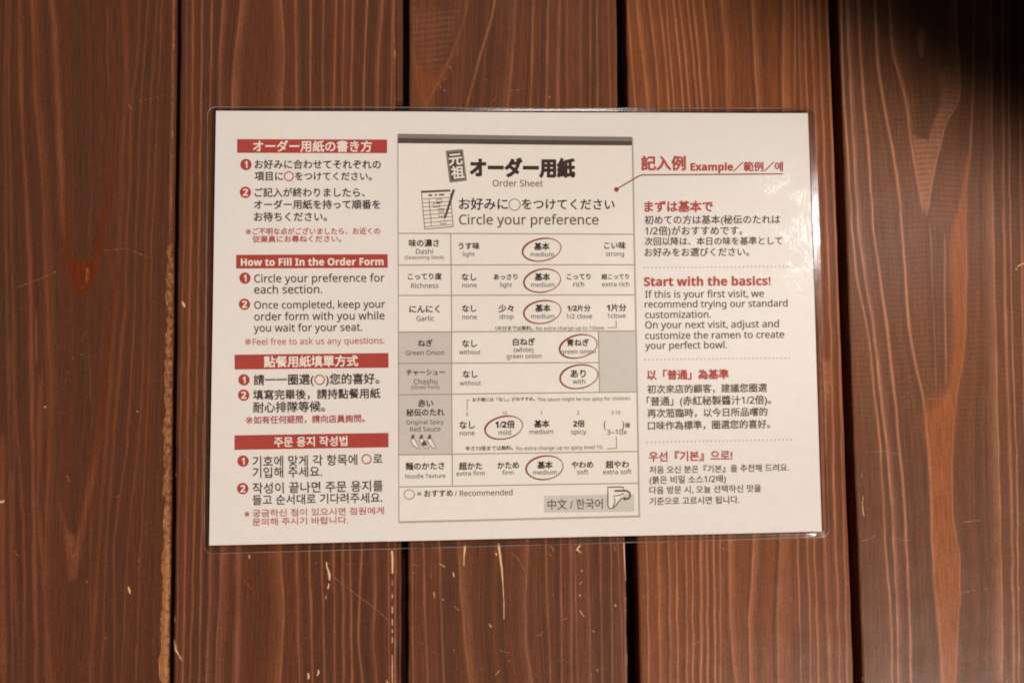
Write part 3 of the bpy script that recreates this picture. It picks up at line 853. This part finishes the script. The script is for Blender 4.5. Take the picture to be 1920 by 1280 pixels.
t = np.clip(ed / 0.0026, 0, 1)
ts = t * t * (3 - 2 * t)
right = (X > WX - 0.008)
tt = np.where(right & (ed < 0.0045), np.clip(ed / 0.0040, 0, 1), ts)
zc = zs(pf[..., 0], pf[..., 1]) + 0.00022
pf[..., 2] = z_edge(pf[..., 0], pf[..., 1]) * (1 - tt) + zc * tt
film = grid_mesh('film', pf, M_FILM, sheet, label='clear glossy laminate with a border beyond the paper')
film.data.materials.append(M_BORDER)
film.data.materials.append(M_EDGE_SHADE)
cpx, cpy = to_px(np.stack([pf[..., 0], pf[..., 1], np.full(pf.shape[:2], ZB)], -1))


def outside(c, grow):
    """how far a point lies outside the paper, photograph pixels"""
    P = [np.array(c[k_], float) for k_ in ('tl', 'tr', 'br', 'bl')]
    r = np.full(cpx.shape, -1e9)
    for a_, b_ in zip(P, P[1:] + P[:1]):
        e_ = (b_ - a_) / np.hypot(*(b_ - a_))
        r = np.maximum(r, (cpx - a_[0]) * e_[1] - (cpy - a_[1]) * e_[0])
    return r


outd = outside(PX_C, 0)
fo = (outd[:-1, :-1] + outd[:-1, 1:] + outd[1:, 1:] + outd[1:, :-1]) / 4
mi = np.where(fo > 3.6, 1, np.where(fo > 0.2, 2, 0)).reshape(-1).astype(np.int32)  # narrow strip just outside the paper takes the painted shade
if len(mi) == len(film.data.polygons):
    film.data.polygons.foreach_set('material_index', mi)

# welded rim: thin bead that runs round the film
nC = 14
ring_pts = []


def arc(cx, cy, a0, a1):
    return [(cx + RC * math.cos(a), cy + RC * math.sin(a)) for a in np.linspace(a0, a1, nC)]


out = []
out += arc(RC, RC, math.pi, 1.5 * math.pi)
out += [(RC + (WX - 2 * RC) * k / 60, 0) for k in range(1, 60)]
out += arc(WX - RC, RC, 1.5 * math.pi, 2 * math.pi)
out += [(WX, RC + (HY - 2 * RC) * k / 44) for k in range(1, 44)]
out += arc(WX - RC, HY - RC, 0, .5 * math.pi)
out += [(WX - RC - (WX - 2 * RC) * k / 60, HY) for k in range(1, 60)]
out += arc(RC, HY - RC, .5 * math.pi, math.pi)
out += [(0, HY - RC - (HY - 2 * RC) * k / 44) for k in range(1, 44)]
op = np.array(out)
n = len(op)
tan = np.roll(op, -1, 0) - np.roll(op, 1, 0)
tan /= np.linalg.norm(tan, axis=1)[:, None]
nrm = np.stack([-tan[:, 1], tan[:, 0]], 1)      # inwards
prof = [(-0.00012, 0.00012), (-0.00012, 0.00040), (0.00006, 0.00054), (0.00030, 0.00054), (0.00040, 0.00040), (0.00042, 0.00012)]
rv = []
for off_, z_ in prof:
    q_ = op + nrm * off_
    w_ = lerp_quad(fc, q_[:, 0] / WX, q_[:, 1] / HY)
    w_[:, 2] = z_ + z_edge(w_[:, 0], w_[:, 1]) - 0.00036
    rv.append(w_)
rv = np.array(rv)
faces = []
for a in range(len(prof)):
    b = (a + 1) % len(prof)
    for i in range(n):
        j = (i + 1) % n
        faces.append((a * n + i, a * n + j, b * n + j, b * n + i))
mesh_obj('film_rim', rv.reshape(-1, 3), faces, M_RIM, sheet, smooth=True)

# ------------------------------------------------------------------ printing
LAYER = dict(shade=0.00002, panel=0.00005, cell=0.00008, ink=0.00011, over=0.00014)


def slope(y):
    return 0.0045 - 0.0271 * (y - 208) / 800.0


def lay(px, py, layer):
    P = at(px, py, ZB)
    P[..., 2] = zs(P[..., 0], P[..., 1]) + LAYER[layer]
    return P


def sans(t, heavy):
    """plain letters and figures in a sans serif cut"""
    o = ''
    for ch in t:
        if 'A' <= ch <= 'Z':
            o += chr((0x1D5D4 if heavy else 0x1D5A0) + ord(ch) - 65)
        elif 'a' <= ch <= 'z':
            o += chr((0x1D5EE if heavy else 0x1D5BA) + ord(ch) - 97)
        elif '0' <= ch <= '9':
            o += chr((0x1D7EC if heavy else 0x1D7E2) + ord(ch) - 48)
        else:
            o += ch
    return o


class Print:
    """collects printed shapes (in the photograph's pixels) into one mesh"""

    def __init__(self, layer='ink'):
        self.v, self.f, self.layer = [], [], layer
        self.n = 0

    def add(self, pts, faces):
        P = lay(np.array([p[0] for p in pts]), np.array([p[1] for p in pts]), self.layer)
        self.v += [tuple(p) for p in P]
        self.f += [tuple(i + self.n for i in f) for f in faces]
        self.n += len(pts)
        return self

    def quad(self, tl, tr, br, bl, nu=None, nv=None):
        tl, tr, br, bl = map(lambda p: np.array(p, float), (tl, tr, br, bl))
        nu = nu or max(1, int(np.hypot(*(tr - tl)) / 14))
        nv = nv or max(1, int(np.hypot(*(bl - tl)) / 14))
        pts = []
        for j in range(nv + 1):
            for i in range(nu + 1):
                a, b = i / nu, j / nv
                pts.append((tl * (1 - a) + tr * a) * (1 - b) + (bl * (1 - a) + br * a) * b)
        f = [(j * (nu + 1) + i, (j + 1) * (nu + 1) + i, (j + 1) * (nu + 1) + i + 1, j * (nu + 1) + i + 1) for j in range(nv) for i in range(nu)]
        return self.add(pts, f)

    def rect(self, x0, y0, x1, y1):
        """upright box of the sheet; y at its left end"""
        s0, s1 = slope(y0), slope(y1)
        return self.quad((x0, y0), (x1, y0 + s0 * (x1 - x0)), (x1, y1 + s1 * (x1 - x0)), (x0, y1))

    def line(self, p, q, w):
        p, q = np.array(p, float), np.array(q, float)
        d = (q - p) / np.hypot(*(q - p))
        nn = np.array([-d[1], d[0]]) * w / 2
        return self.quad(p - nn, q - nn, q + nn, p + nn, nv=1)

    def poly(self, pts):
        return self.add(pts, [tuple(range(len(pts)))[::-1]])

    def path(self, pts, w, closed=False):
        """stroke; w number or list"""
        P = np.array(pts, float)
        m = len(P)
        wl = np.full(m, w) if np.isscalar(w) else np.array(w, float)
        if closed:
            tg = np.roll(P, -1, 0) - np.roll(P, 1, 0)
        else:
            tg = np.gradient(P, axis=0)
        tg /= np.maximum(np.hypot(tg[:, 0], tg[:, 1]), 1e-9)[:, None]
        nn = np.stack([-tg[:, 1], tg[:, 0]], 1) * wl[:, None] / 2
        pts2 = list(P + nn) + list(P - nn)
        f = []
        for i in range(m if closed else m - 1):
            j = (i + 1) % m
            f.append((i, j, m + j, m + i))
        return self.add(pts2, f)

    def ellipse(self, cx, cy, rx, ry, k=28, rot=0.0):
        c, s = math.cos(rot), math.sin(rot)
        return self.poly([(cx + rx * math.cos(a) * c - ry * math.sin(a) * s, cy + rx * math.cos(a) * s + ry * math.sin(a) * c) for a in np.linspace(0, 2 * math.pi, k, endpoint=False)])

    def text(self, body, x0, x1, yc, bold=0.0, size=None, ang=None, vs=1.0):
        """line of writing whose ink runs from x0 to x1, its capitals centred on yc (taken at the middle)"""
        heavy = bold >= 0.02
        cu = bpy.data.curves.new('writing', 'FONT')
        cu.body = sans(body, heavy)
        cu.resolution_u = 3
        cu.fill_mode = 'FRONT'
        o = bpy.data.objects.new('writing', cu)
        COL.objects.link(o)
        dg = bpy.context.evaluated_depsgraph_get()
        me = bpy.data.meshes.new_from_object(o.evaluated_get(dg))
        co = np.zeros(len(me.vertices) * 3)
        me.vertices.foreach_get('co', co)
        co = co.reshape(-1, 3)[:, :2]
        fs = [tuple(p.vertices) for p in me.polygons]
        bpy.data.objects.remove(o)
        bpy.data.curves.remove(cu)
        bpy.data.meshes.remove(me)
        lo, hi = co[:, 0].min(), co[:, 0].max()
        k = (x1 - x0) / (hi - lo)
        ky = (size if size else k) * vs
        X_ = (co[:, 0] - (lo + hi) / 2) * k
        Y_ = (co[:, 1] - 0.36) * ky
        xm = (x0 + x1) / 2
        a = math.atan(slope(yc)) if ang is None else ang
        ca, sa = math.cos(a), math.sin(a)
        pts = np.stack([xm + X_ * ca + Y_ * sa, yc + X_ * sa - Y_ * ca], 1)
        self.add(list(pts), fs)
        plain = all(ord(ch) < 0x2000 for ch in body)
        bw = bold * k * (0.5 if (plain and heavy) else 1.0)
        if bw > 0.01:
            # thicken: a band along every outline, a hair above the fill
            cnt = {}
            for f in fs:
                for i in range(len(f)):
                    e = (f[i], f[(i + 1) % len(f)])
                    ky_ = (min(e), max(e))
                    cnt[ky_] = cnt.get(ky_, 0) + 1
            ed_ = np.array([e for e, c_ in cnt.items() if c_ == 1])
            p, q = pts[ed_[:, 0]], pts[ed_[:, 1]]
            d = q - p
            ln_ = np.maximum(np.hypot(d[:, 0], d[:, 1]), 1e-6)[:, None]
            d = d / ln_
            nn = np.stack([-d[:, 1], d[:, 0]], 1) * bw
            p, q = p - d * bw * .7, q + d * bw * .7
            m_ = len(p)
            P4_ = np.stack([p + nn, p - nn, q - nn, q + nn], 1).reshape(-1, 2)
            i0 = len(self.v)
            self.add(list(P4_), [(4 * i, 4 * i + 1, 4 * i + 2, 4 * i + 3) for i in range(m_)])
            for i in range(m_):
                dz = 0.000003 + 0.0000015 * (i % 5)
                for j in range(4):
                    x_, y_, z_ = self.v[i0 + 4 * i + j]
                    self.v[i0 + 4 * i + j] = (x_, y_, z_ + dz)
        return self

    def build(self, name, mat, parent, label=None):
        return mesh_obj(name, self.v, self.f, mat, parent, label)


# ---- left column: four blocks of how to fill in the form
def bar(x0, x1, y0, y1, body, tx0, tx1, yc, bold):
    b = Print('cell').rect(x0, y0, x1, y1).build('heading_bar', M_RED, sheet, 'red bar with the white heading ' + body)
    Print('ink').text(body, tx0, tx1, yc, bold).build('heading_text', M_WHITE, b)


def badge(x, y, num):
    b = Print('cell').ellipse(x, y, 10.6, 10.6).build('number_badge', M_RED, sheet)
    Print('ink').text(num, x - (2.4 if num == '1' else 4.6), x + (2.6 if num == '1' else 4.6), y, 0.03, 18.0).build('numeral', M_WHITE, b)


def para(rows, name, mat, parent, bold=0.0, label=None, layer='ink', size=None):
    p = Print(layer)
    for r in rows:
        p.text(r[0], r[1], r[2], r[3], bold if len(r) < 5 else r[4], size if len(r) < 6 else r[5])
    return p.build(name, mat, parent, label)


def red_ring(x, y, r, wd=2.0, mat=None):
    a = np.linspace(0, 2 * math.pi, 30, endpoint=False)
    Print('ink').path([(x + r * math.cos(t_), y + r * math.sin(t_)) for t_ in a], wd, True).build('ring_mark', mat or M_REDT, sheet)


B1, B2 = 0.014, 0.022
bar(445, 726, 261.5, 287, 'オーダー用紙の書き方', 475, 697, 275, 0.024)
badge(461.5, 309, '1')
para([('お好みに合わせてそれぞれの', 478, 714, 309), ('項目に', 478, 531, 331), ('をつけてください。', 554, 697, 331)], 'instruction_text', M_INK, sheet, B1)
red_ring(542, 331, 8.4)
badge(460.5, 361, '2')
para([('ご記入が終わりましたら、', 478, 684, 361.5), ('オーダー用紙を持って順番を', 477, 713, 384), ('お待ちください。', 477, 613, 407)], 'instruction_text', M_INK, sheet, B1)
para([('※', 461, 471, 434.5, 0.0), ('ご不明な点がございましたら、お近くの', 474, 713, 434), ('従業員にお尋ねください。', 474, 640, 448.5, 0.012, 13.4)], 'note_text', M_REDT, sheet, 0.012)

bar(443, 727, 478, 503.5, 'How to Fill In the Order Form', 452, 719, 491, 0.03)
badge(459.5, 521.5, '1')
para([('Circle your preference for', 477, 721, 521.5), ('each section.', 477, 604, 542.5)], 'instruction_text', M_INK, sheet, 0.006)
badge(458.5, 570.5, '2')
para([('Once completed, keep your', 477, 722, 571), ('order form with you while', 477, 721, 592.5), ('you wait for your seat.', 476, 679, 614)], 'instruction_text', M_INK, sheet, 0.006)
para([('※', 459, 471, 640, 0.0), ('Feel free to ask us any questions.', 474, 721, 639.5)], 'note_text', M_REDP, sheet, 0.006)

bar(440, 728.5, 665, 692.5, '點餐用紙填單方式', 495, 671, 677.5, 0.026)
badge(457.5, 712, '1')
para([('請一一圈選(', 476, 588, 712), (')您的喜好。', 611, 711, 710.5)], 'instruction_text', M_INK, sheet, B1)
red_ring(599.5, 712, 8.8)
badge(457, 740.5, '2')
para([('填寫完畢後，請持點餐用紙', 475, 713, 739), ('耐心排隊等候。', 475, 609, 763)], 'instruction_text', M_INK, sheet, B1)
para([('※', 461, 474, 787, 0.0), ('如有任何疑問，請向店員詢問。', 476, 684, 786)], 'note_text', M_REDT, sheet, 0.014)

bar(440, 728.5, 816, 843, '주문 용지 작성법', 514, 651, 827.5, 0.022)
badge(456, 864, '1')
para([('기호에 맞게 각 항목에', 474, 670, 863.5), ('로', 700, 717, 860), ('기입해 주세요.', 474, 604, 885)], 'instruction_text', M_INK, sheet, 0.008)
red_ring(687.5, 860.5, 8.4)
badge(455.5, 915.5, '2')
para([('작성이 끝나면 주문 용지를', 474, 718, 913), ('들고 순서대로 기다려주세요.', 474, 717, 935)], 'instruction_text', M_INK, sheet, 0.008)
para([('※', 459, 468, 963), ('궁금하신 점이 있으시면 점원에게', 474, 720, 959.5, 0.008, 15.0), ('문의해 주시기 바랍니다.', 474, 653, 976.5, 0.008, 15.0)], 'note_text', M_REDP, sheet, 0.008)

# ---- right column
para([('記入例', 1203, 1285, 307, 0.03), ('Example／範例／예', 1295, 1467, 313.5, 0.02)], 'example_heading', M_REDT, sheet)
c = Print('over').path([(1468, 327), (1330, 327.8), (1204, 328.5), (1197, 331), (1180, 341), (1156, 355)], 2.0)
c.ellipse(1156, 355.5, 4.4, 4.4)
c.build('callout_line', M_CIRC, sheet, 'thin red leader line ending in a dot on the form')
para([('まずは基本で', 1209, 1336, 388, 0.028)], 'tip_heading', M_REDT, sheet)
para([('初めての方は基本(秘伝のたれは', 1209, 1462, 412.5), ('1/2倍)がおすすめです。', 1210, 1392, 433), ('次回以降は、本日の味を基準として', 1209, 1466, 452.5), ('お好みをお選びください。', 1209, 1404, 473)], 'tip_text', M_INK2, sheet, 0.010)
para([('Start with the basics!', 1208, 1444, 527.5, 0.03)], 'tip_heading', M_REDT, sheet)
para([('If this is your first visit, we', 1210, 1432, 551), ('recommend trying our standard', 1209, 1476, 569.5), ('customization.', 1210, 1333, 589.5), ('On your next visit, adjust and', 1210, 1460, 608), ('customize the ramen to create', 1210, 1470, 628), ('your perfect bowl.', 1210, 1363, 647)], 'tip_text', M_INK2, sheet, 0.006)
para([('以「普通」為基準', 1214, 1366, 702.5, 0.028)], 'tip_heading', M_REDT, sheet)
para([('初次來店的顧客，建議您圈選', 1214, 1438, 728.5), ('「普通」(赤紅秘製醬汁1/2倍)。', 1213, 1446, 751), ('再次蒞臨時，以今日所品嚐的', 1214, 1439, 773.5), ('口味作為標準，圈選您的喜好。', 1215, 1444, 796.5)], 'tip_text', M_INK2, sheet, 0.010)
para([('우선『기본』으로!', 1217, 1373, 855, 0.02)], 'tip_heading', M_REDT, sheet)
para([('처음 오신 분은『기본』을 추천해 드려요.', 1218, 1479, 878.5), ('(붉은 비밀 소스1/2배)', 1218, 1361, 898.5), ('다음 방문 시, 오늘 선택하신 맛을', 1218, 1427, 917), ('기준으로 고르시면 됩니다.', 1218, 1386, 938)], 'tip_text', M_INK2, sheet, 0.006)
for x0, x1, y in ((1208, 1476, 501), (1210, 1480, 672.5), (1214, 1484, 826.5)):
    p = Print('ink')
    k = int((x1 - x0) / 7.4)
    for i in range(k + 1):
        x = x0 + (x1 - x0) * i / k
        p.ellipse(x, y + slope(y) * (x - (x0 + x1) / 2), 1.35, 1.35, 8)
    p.build('dotted_rule', M_DOT, sheet)

# ---- the order form printed in the middle
TL, TR, BR, BL = (746, 252), (1185, 257.5), (1198, 967), (748, 978)


def fx(side, y):
    """x of the form's left or right edge at height y"""
    return np.interp(y, [252, 978], [746, 748]) if side == 'l' else np.interp(y, [257, 967], [1185, 1198])


for d, m in ((4.6, M_SHADE1), (2.6, M_SHADE2)):
    Print('shade').quad((TL[0] - d * .35, TL[1] + 1), (TR[0] + d, TR[1] + 2), (BR[0] + d, BR[1] + d), (BL[0] - d * .35, BL[1] + d)).build('form_edge', m, sheet) if d < 3 else None
form = Print('panel').quad(TL, TR, BR, BL).build('order_form', M_PANEL, sheet, 'cream order form pictured in the middle of the sheet with seven rows of choices')
Print('cell').quad((746, 251.5), (1185, 257), (1185, 265), (746, 259.5)).build('header_band', M_BAND1, form)
Print('ink').quad((746, 259.5), (1185, 265), (1185, 273), (746, 269)).build('header_band', M_BAND2, form, 'darker lower half of the grey band')

# title
Print('cell').quad((835.5, 283), (868, 280), (875.5, 339), (843, 343)).build('title_stamp', M_BAND1, form, 'tilted dark stamp with two white characters')
Print('ink').quad((839.5, 287), (865.5, 284.5), (871.5, 335.5), (846.5, 338.5)).build('stamp_field', M_BAND2, form)
Print('over').text('元', 842, 866, 299, 0.03, 24, -0.10).text('祖', 846.5, 869.5, 324, 0.03, 25, -0.10).build('stamp_text', M_WHITE, form)
Print('ink').text('オーダー用紙', 883, 1077, 315.5, 0.056, 36.5, 0.004).build('title_text', M_INK, form)
Print('ink').text('Order Sheet', 924, 1018, 344, 0.004, None, 0.006).build('subtitle_text', M_INK2, form)
Print('ink').text('お好みに', 861, 952, 383, 0.016, None, 0.003).text('をつけてください', 979, 1152, 383.5, 0.016, None, 0.003).build('prompt_text', M_INK, form)
a = np.linspace(0, 2 * math.pi, 36, endpoint=False)
Print('ink').path([(965 + 10.6 * math.cos(t_), 384 + 10.6 * math.sin(t_)) for t_ in a], 1.3, True).build('prompt_ring', M_INK2, form)
Print('ink').text('Circle your preference', 861, 1122, 412, 0.008, None, 0.0).build('prompt_text', M_INK2, form)

# little picture of a form and pencil
def ic(u, v):
    """point of the little form: u across, v down, 0..1"""
    a_ = np.array((790, 358.5)) * (1 - u) + np.array((844, 356)) * u
    b_ = np.array((796.5, 430)) * (1 - u) + np.array((850, 425)) * u
    return a_ * (1 - v) + b_ * v


Print('cell').quad(ic(0, 0), ic(1, 0), ic(1, 1), ic(0, 1)).build('form_icon', M_WHITE, form)
p = Print('ink')
for q0, q1, wd in ((ic(0, 0), ic(0, 1), 1.2), (ic(1, .1), ic(1, 1), 1.2), (ic(0, 1), ic(1, 1), 1.4)):
    p.line(q0, q1, wd)
for k in range(2, 10):
    p.line(ic(0, k / 9.6), ic(1, k / 9.6), 1.1)
p.line(ic(.24, .2), ic(.24, .93), 1.2)
p.quad(ic(0, -.005), ic(1, -.005), ic(1, .05), ic(0, .05))
for u0, v0, u1, v1 in ((.5, .24, .68, .33), (.36, .35, .6, .44), (.54, .50, .72, .57), (.54, .62, .72, .70), (.56, .83, .76, .90)):
    p.path([ic(u0, v0), ic(u1, v0), ic(u1, v1), ic(u0, v1)], 1.5, True)
for u0, u1 in ((.23, .36), (.46, .53), (.6, .78)):
    p.quad(ic(u0, .10), ic(u1, .10), ic(u1, .145), ic(u0, .145))
p.build('form_icon_lines', M_INK2, form)
Print('over').quad((848.5, 356), (853.5, 355.5), (837.5, 406), (833, 407.5)).add([(833, 407.5), (837.5, 406), (833.2, 412.5)], [(0, 1, 2)]).build('pencil_icon', M_BAND2, form)

# rows
YR = [437.5, 497, 554, 622.5, 681, 740, 852.5, 912.5]        # rules, at the left edge
YRR = [439.5, 496.5, 553, 620.5, 679.5, 734.5, 846, 905.5]    # rules, at the right edge
def ry(i, x):
    """height of rule i at x, in the photograph"""
    l_, r_ = fx('l', YR[i]), fx('r', YRR[i])
    return YR[i] + (YRR[i] - YR[i]) * (x - l_) / (r_ - l_)


XV = [845, 846, 846.5, 847, 847, 847, 848, 848.5]
for i, kind in ((3, 'green onion row'), (4, 'sliced pork row'), (5, 'red sauce row')):
    xl_, xl2 = fx('l', YR[i]) + .5, fx('l', YR[i + 1]) + .5
    Print('cell').quad((xl_, YR[i]), (XV[i], ry(i, XV[i])), (XV[i + 1], ry(i + 1, XV[i + 1])), (xl2, YR[i + 1])).build('grey_cell', M_CELL, form)
Print('cell').quad((1122, ry(3, 1122)), (fx('r', 620) - .5, YRR[3]), (fx('r', 735) - .5, YRR[5]), (1124, ry(5, 1124))).build('grey_cell', M_CELL2, form, 'blank grey cell at the right of the form')
p = Print('ink')
for i in range(8):
    l_, r_ = fx('l', YR[i]), fx('r', YRR[i])
    if i == 4:
        r_ = 1123
    p.line((l_, YR[i]), (r_, ry(i, r_)), 1.7)
p.path([(x, y) for x, y in zip(XV, [ry(i, x) for i, x in enumerate(XV)])], 1.7)
p.line((1122, ry(3, 1122)), (1124, ry(5, 1124)), 1.6)
p.line((746.3, 262), (748.3, 978), 1.0)
p.line((1185, 258), (1198, 967), 1.0)
p.line((748, 977.5), (1198, 966.5), 1.0)
p.build('table_rule', M_RULE, form, 'thin grey rules of the table')


def rowtext(name, rows, mat=None):
    """rows: (text, x0, x1, yc, bold)"""
    para(rows, name, mat or M_INK, form)


J, E_ = 0.024, 0.002
rowtext('row_label', [('味の濃さ', 767, 823, 456, J), ('Dashi', 780, 812, 471.5, E_), ('(Seasoning Stock)', 759, 833, 482.5, 0.0)])
rowtext('row_label', [('こってり度', 765, 828, 518.5, J), ('Richness', 771, 822, 535.5, E_)])
rowtext('row_label', [('にんにく', 768, 824, 579.5, J), ('Garlic', 781, 814, 597, E_)])
rowtext('row_label', [('ねぎ', 784, 811, 643.5, J), ('Green Onion', 761, 833, 661, E_)])
rowtext('row_label', [('チャーシュー', 762, 834, 698, J), ('Chashu', 776, 820, 715, E_), ('(Sliced Pork)', 771, 824, 725.5, 0.0)])
rowtext('row_label', [('赤い', 784, 812, 756, J), ('秘伝のたれ', 762, 833, 773, J), ('Original Spicy', 762, 832, 791, E_), ('Red Sauce', 769, 826, 804, E_)])
rowtext('row_label', [('麺のかたさ', 761, 833, 873.5, J), ('Noodle Texture', 760, 835, 892, E_)])
OPT = [
    [('うす味', 860, 899, 461.5, 'light', 868, 890, 476.5), ('基本', 1002, 1030, 462.5, 'medium', 995, 1038, 477), ('こい味', 1133, 1173, 460.5, 'strong', 1136, 1170, 476)],
    [('なし', 866, 893, 519.5, 'none', 867, 894, 534.5), ('あっさり', 926, 970, 519.5, 'light', 938, 960, 534), ('基本', 1003, 1031, 519.5, 'medium', 996, 1039, 534), ('こってり', 1063, 1107, 519, 'rich', 1075, 1095, 533), ('超こってり', 1128, 1179, 519, 'extra rich', 1129, 1180, 533)],
    [('なし', 867, 893, 578.5, 'none', 867, 894, 594), ('少々', 935, 963, 578.5, 'drop', 937, 963, 593.5), ('基本', 1004, 1032, 578, 'medium', 996, 1039, 593), ('1/2片分', 1064, 1107, 578, '1/2 clove', 1062, 1110, 593), ('1片分', 1138, 1174, 577, '1clove', 1139, 1173, 592)],
    [('なし', 867, 894, 644, 'without', 861, 901, 660), ('青ねぎ', 1063, 1104, 642.5, 'green onion', 1052, 1117, 659)],
    [('なし', 868, 895, 701.5, 'without', 862, 902, 718), ('あり', 1070, 1098, 700.5, 'with', 1074, 1097, 715)],
    [('なし', 862, 890, 796.5, 'none', 862, 890, 811.5), ('1/2倍', 929, 965, 795.5, 'mild', 935, 958, 810.5), ('基本', 1002, 1030, 794.5, 'medium', 993, 1037, 809), ('2倍', 1075, 1096, 794, 'spicy', 1071, 1099, 809)],
    [('超かた', 861, 904, 873.5, 'extra firm', 856, 909, 887), ('かため', 933, 973, 872, 'firm', 942, 963, 885.5), ('基本', 1008, 1036, 871.5, 'medium', 1000, 1044, 885), ('やわめ', 1072, 1112, 871, 'soft', 1082, 1103, 884.5), ('超やわ', 1136, 1179, 870.5, 'extra soft', 1131, 1184, 884)],
]
for row in OPT:
    for j, a0, a1, ay, e, b0, b1, by in row:
        rowtext('option_text', [(j, a0, a1, ay, 0.030 if j == '基本' else J), (e, b0, b1, by, E_)])
rowtext('option_text', [('白ねぎ', 962, 1003, 641, J), ('(white)', 963, 1000, 655.5, E_), ('green onion', 950, 1015, 667.5, E_)])
rowtext('option_text', [('(', 1132, 1136, 795, E_, 20), (')', 1166, 1170, 795, E_, 20), ('倍', 1172, 1181, 797, J), ('3~10x', 1138, 1175, 809.5, E_)])
for s_, x0, x1, y in (('0', 874, 878, 776), ('1/2', 942, 951, 774), ('1', 1013.5, 1016, 773.5), ('2', 1082, 1086, 773.5), ('3-10', 1146, 1163, 773)):
    rowtext('scale_text', [(s_, x0, x1, y, 0.0, 9.5)], M_INK2)
rowtext('fine_print', [('1片分までは無料。', 928, 999, 615.5, 0.012), ('No extra charge up to 1clove.', 1005, 1134, 615, 0.0)])
rowtext('fine_print', [('お子様には「なし」がおすすめ。', 886, 1003, 748.5, 0.012), ('The sauce might be too spicy for children.', 1008, 1183, 747.5, 0.0)])
rowtext('fine_print', [('辛さ10倍までは無料。', 873, 962, 840, 0.012), ('No extra charge up to spicy level 10.', 968, 1131, 839, 0.0)])
for br in ([(1139, 614.5), (1155.5, 614), (1155.5, 614), (1155, 600)], [(880.5, 749.5), (876, 750), (876, 750), (876, 769)], [(1138, 841), (1156, 840), (1156, 840), (1155.5, 818)]):
    Print('ink').path(br, 1.1).build('bracket_line', M_INK2, form)

# hand drawn circles round the recommended choices
for i, (cx, cy) in enumerate(((1016, 468.5), (1017, 526.5), (1017, 585), (1084.5, 649.5), (1085.5, 706), (945, 801.5), (1021.5, 876.5))):
    a = np.linspace(0, 2 * math.pi, 60, endpoint=False)
    rc = random.Random(40 + i)
    tilt = -0.17 + rc.uniform(-.04, .04)
    rx_, ry_ = 35.3 + rc.uniform(-.8, .8), 21.6 + rc.uniform(-.6, .6)
    ph = rc.uniform(0, 6)
    pts = []
    wl = []
    for t_ in a:
        wv = 1 + 0.012 * math.sin(2 * t_ + ph) + 0.008 * math.sin(3 * t_ + 2 * ph)
        ex, ey = rx_ * wv * math.cos(t_), ry_ * wv * math.sin(t_)
        pts.append((cx + ex * math.cos(tilt) - ey * math.sin(tilt), cy + ex * math.sin(tilt) + ey * math.cos(tilt)))
        wl.append(2.4 + 0.95 * math.cos(t_ - math.pi * 1.12) + 0.2 * math.sin(5 * t_ + ph))
    Print('over').path(pts, wl, True).build('choice_circle', M_CIRC, form)

# chillies
for k, cx in enumerate((779.5, 795.5, 811)):
    body = [(cx - 8, 820.5), (cx - 8.6, 827), (cx - 5, 834), (cx + 2, 839.5), (cx + 9.5, 840), (cx + 5, 836.5), (cx + 2.5, 831), (cx - 1, 824.5), (cx - 3.5, 820.5)]
    ch = Print('ink').poly(body).build('chilli_icon', M_PANEL, form)
    Print('over').path(body, 1.2, True).poly([(cx - 8.4, 819), (cx - 7, 816), (cx - 3.6, 816), (cx - 2.4, 822.5), (cx - 8, 822)]).poly([(cx - 7, 815), (cx - 6, 817), (cx - 1.8, 817), (cx - 1.8, 815)]).build('chilli_outline', M_INK2, form)
Print('over').ellipse(795.5, 831, 4.6, 4.6, 16).build('chilli_spot', M_INK2, form)

# foot of the form
a = np.linspace(0, 2 * math.pi, 40, endpoint=False)
Print('ink').path([(767.5 + 9.6 * math.cos(t_), 926.5 + 8.8 * math.sin(t_)) for t_ in a], 1.1, True).build('key_ring', M_INK2, form)
rowtext('key_text', [('= おすすめ', 783, 849, 924.5, 0.018), ('/ Recommended', 853, 961, 923.5, 0.002)])
fb = Print('cell').quad((1020, 929.5), (1189, 926), (1189.5, 959), (1020, 960.5)).build('footer_button', M_CELL2, form)
Print('ink').text('中文 / 한국어', 1027, 1130, 945, 0.010, 21).build('footer_text', M_INK2, form)
Print('ink').poly([(1139.5, 912.5), (1169, 912.5), (1170, 917), (1170, 924), (1167, 932), (1154, 949), (1147, 953), (1141, 951), (1139.5, 946)][::-1]).build('page_icon', M_PANEL, form)
p = Print('over')
p.path([(1169.5, 917.5), (1169, 912.8), (1139.8, 913), (1140, 930), (1140, 948), (1143, 952.5), (1148, 953), (1154, 948), (1160, 940), (1166, 932.5)], 2.0)
p.path([(1152, 919.8), (1168, 919.5), (1176, 919.8), (1181, 924), (1181.5, 930), (1178, 934.5), (1171, 935)], 3.4)
p.add([(1173, 931), (1172, 938.5), (1166.5, 933.5)], [(0, 1, 2)])
p.path([(1169.5, 924.5), (1160, 928.5), (1150, 929.2), (1153, 936), (1152, 944), (1149, 951)], 1.8)
p.build('page_turn_arrow', M_INK2, form)
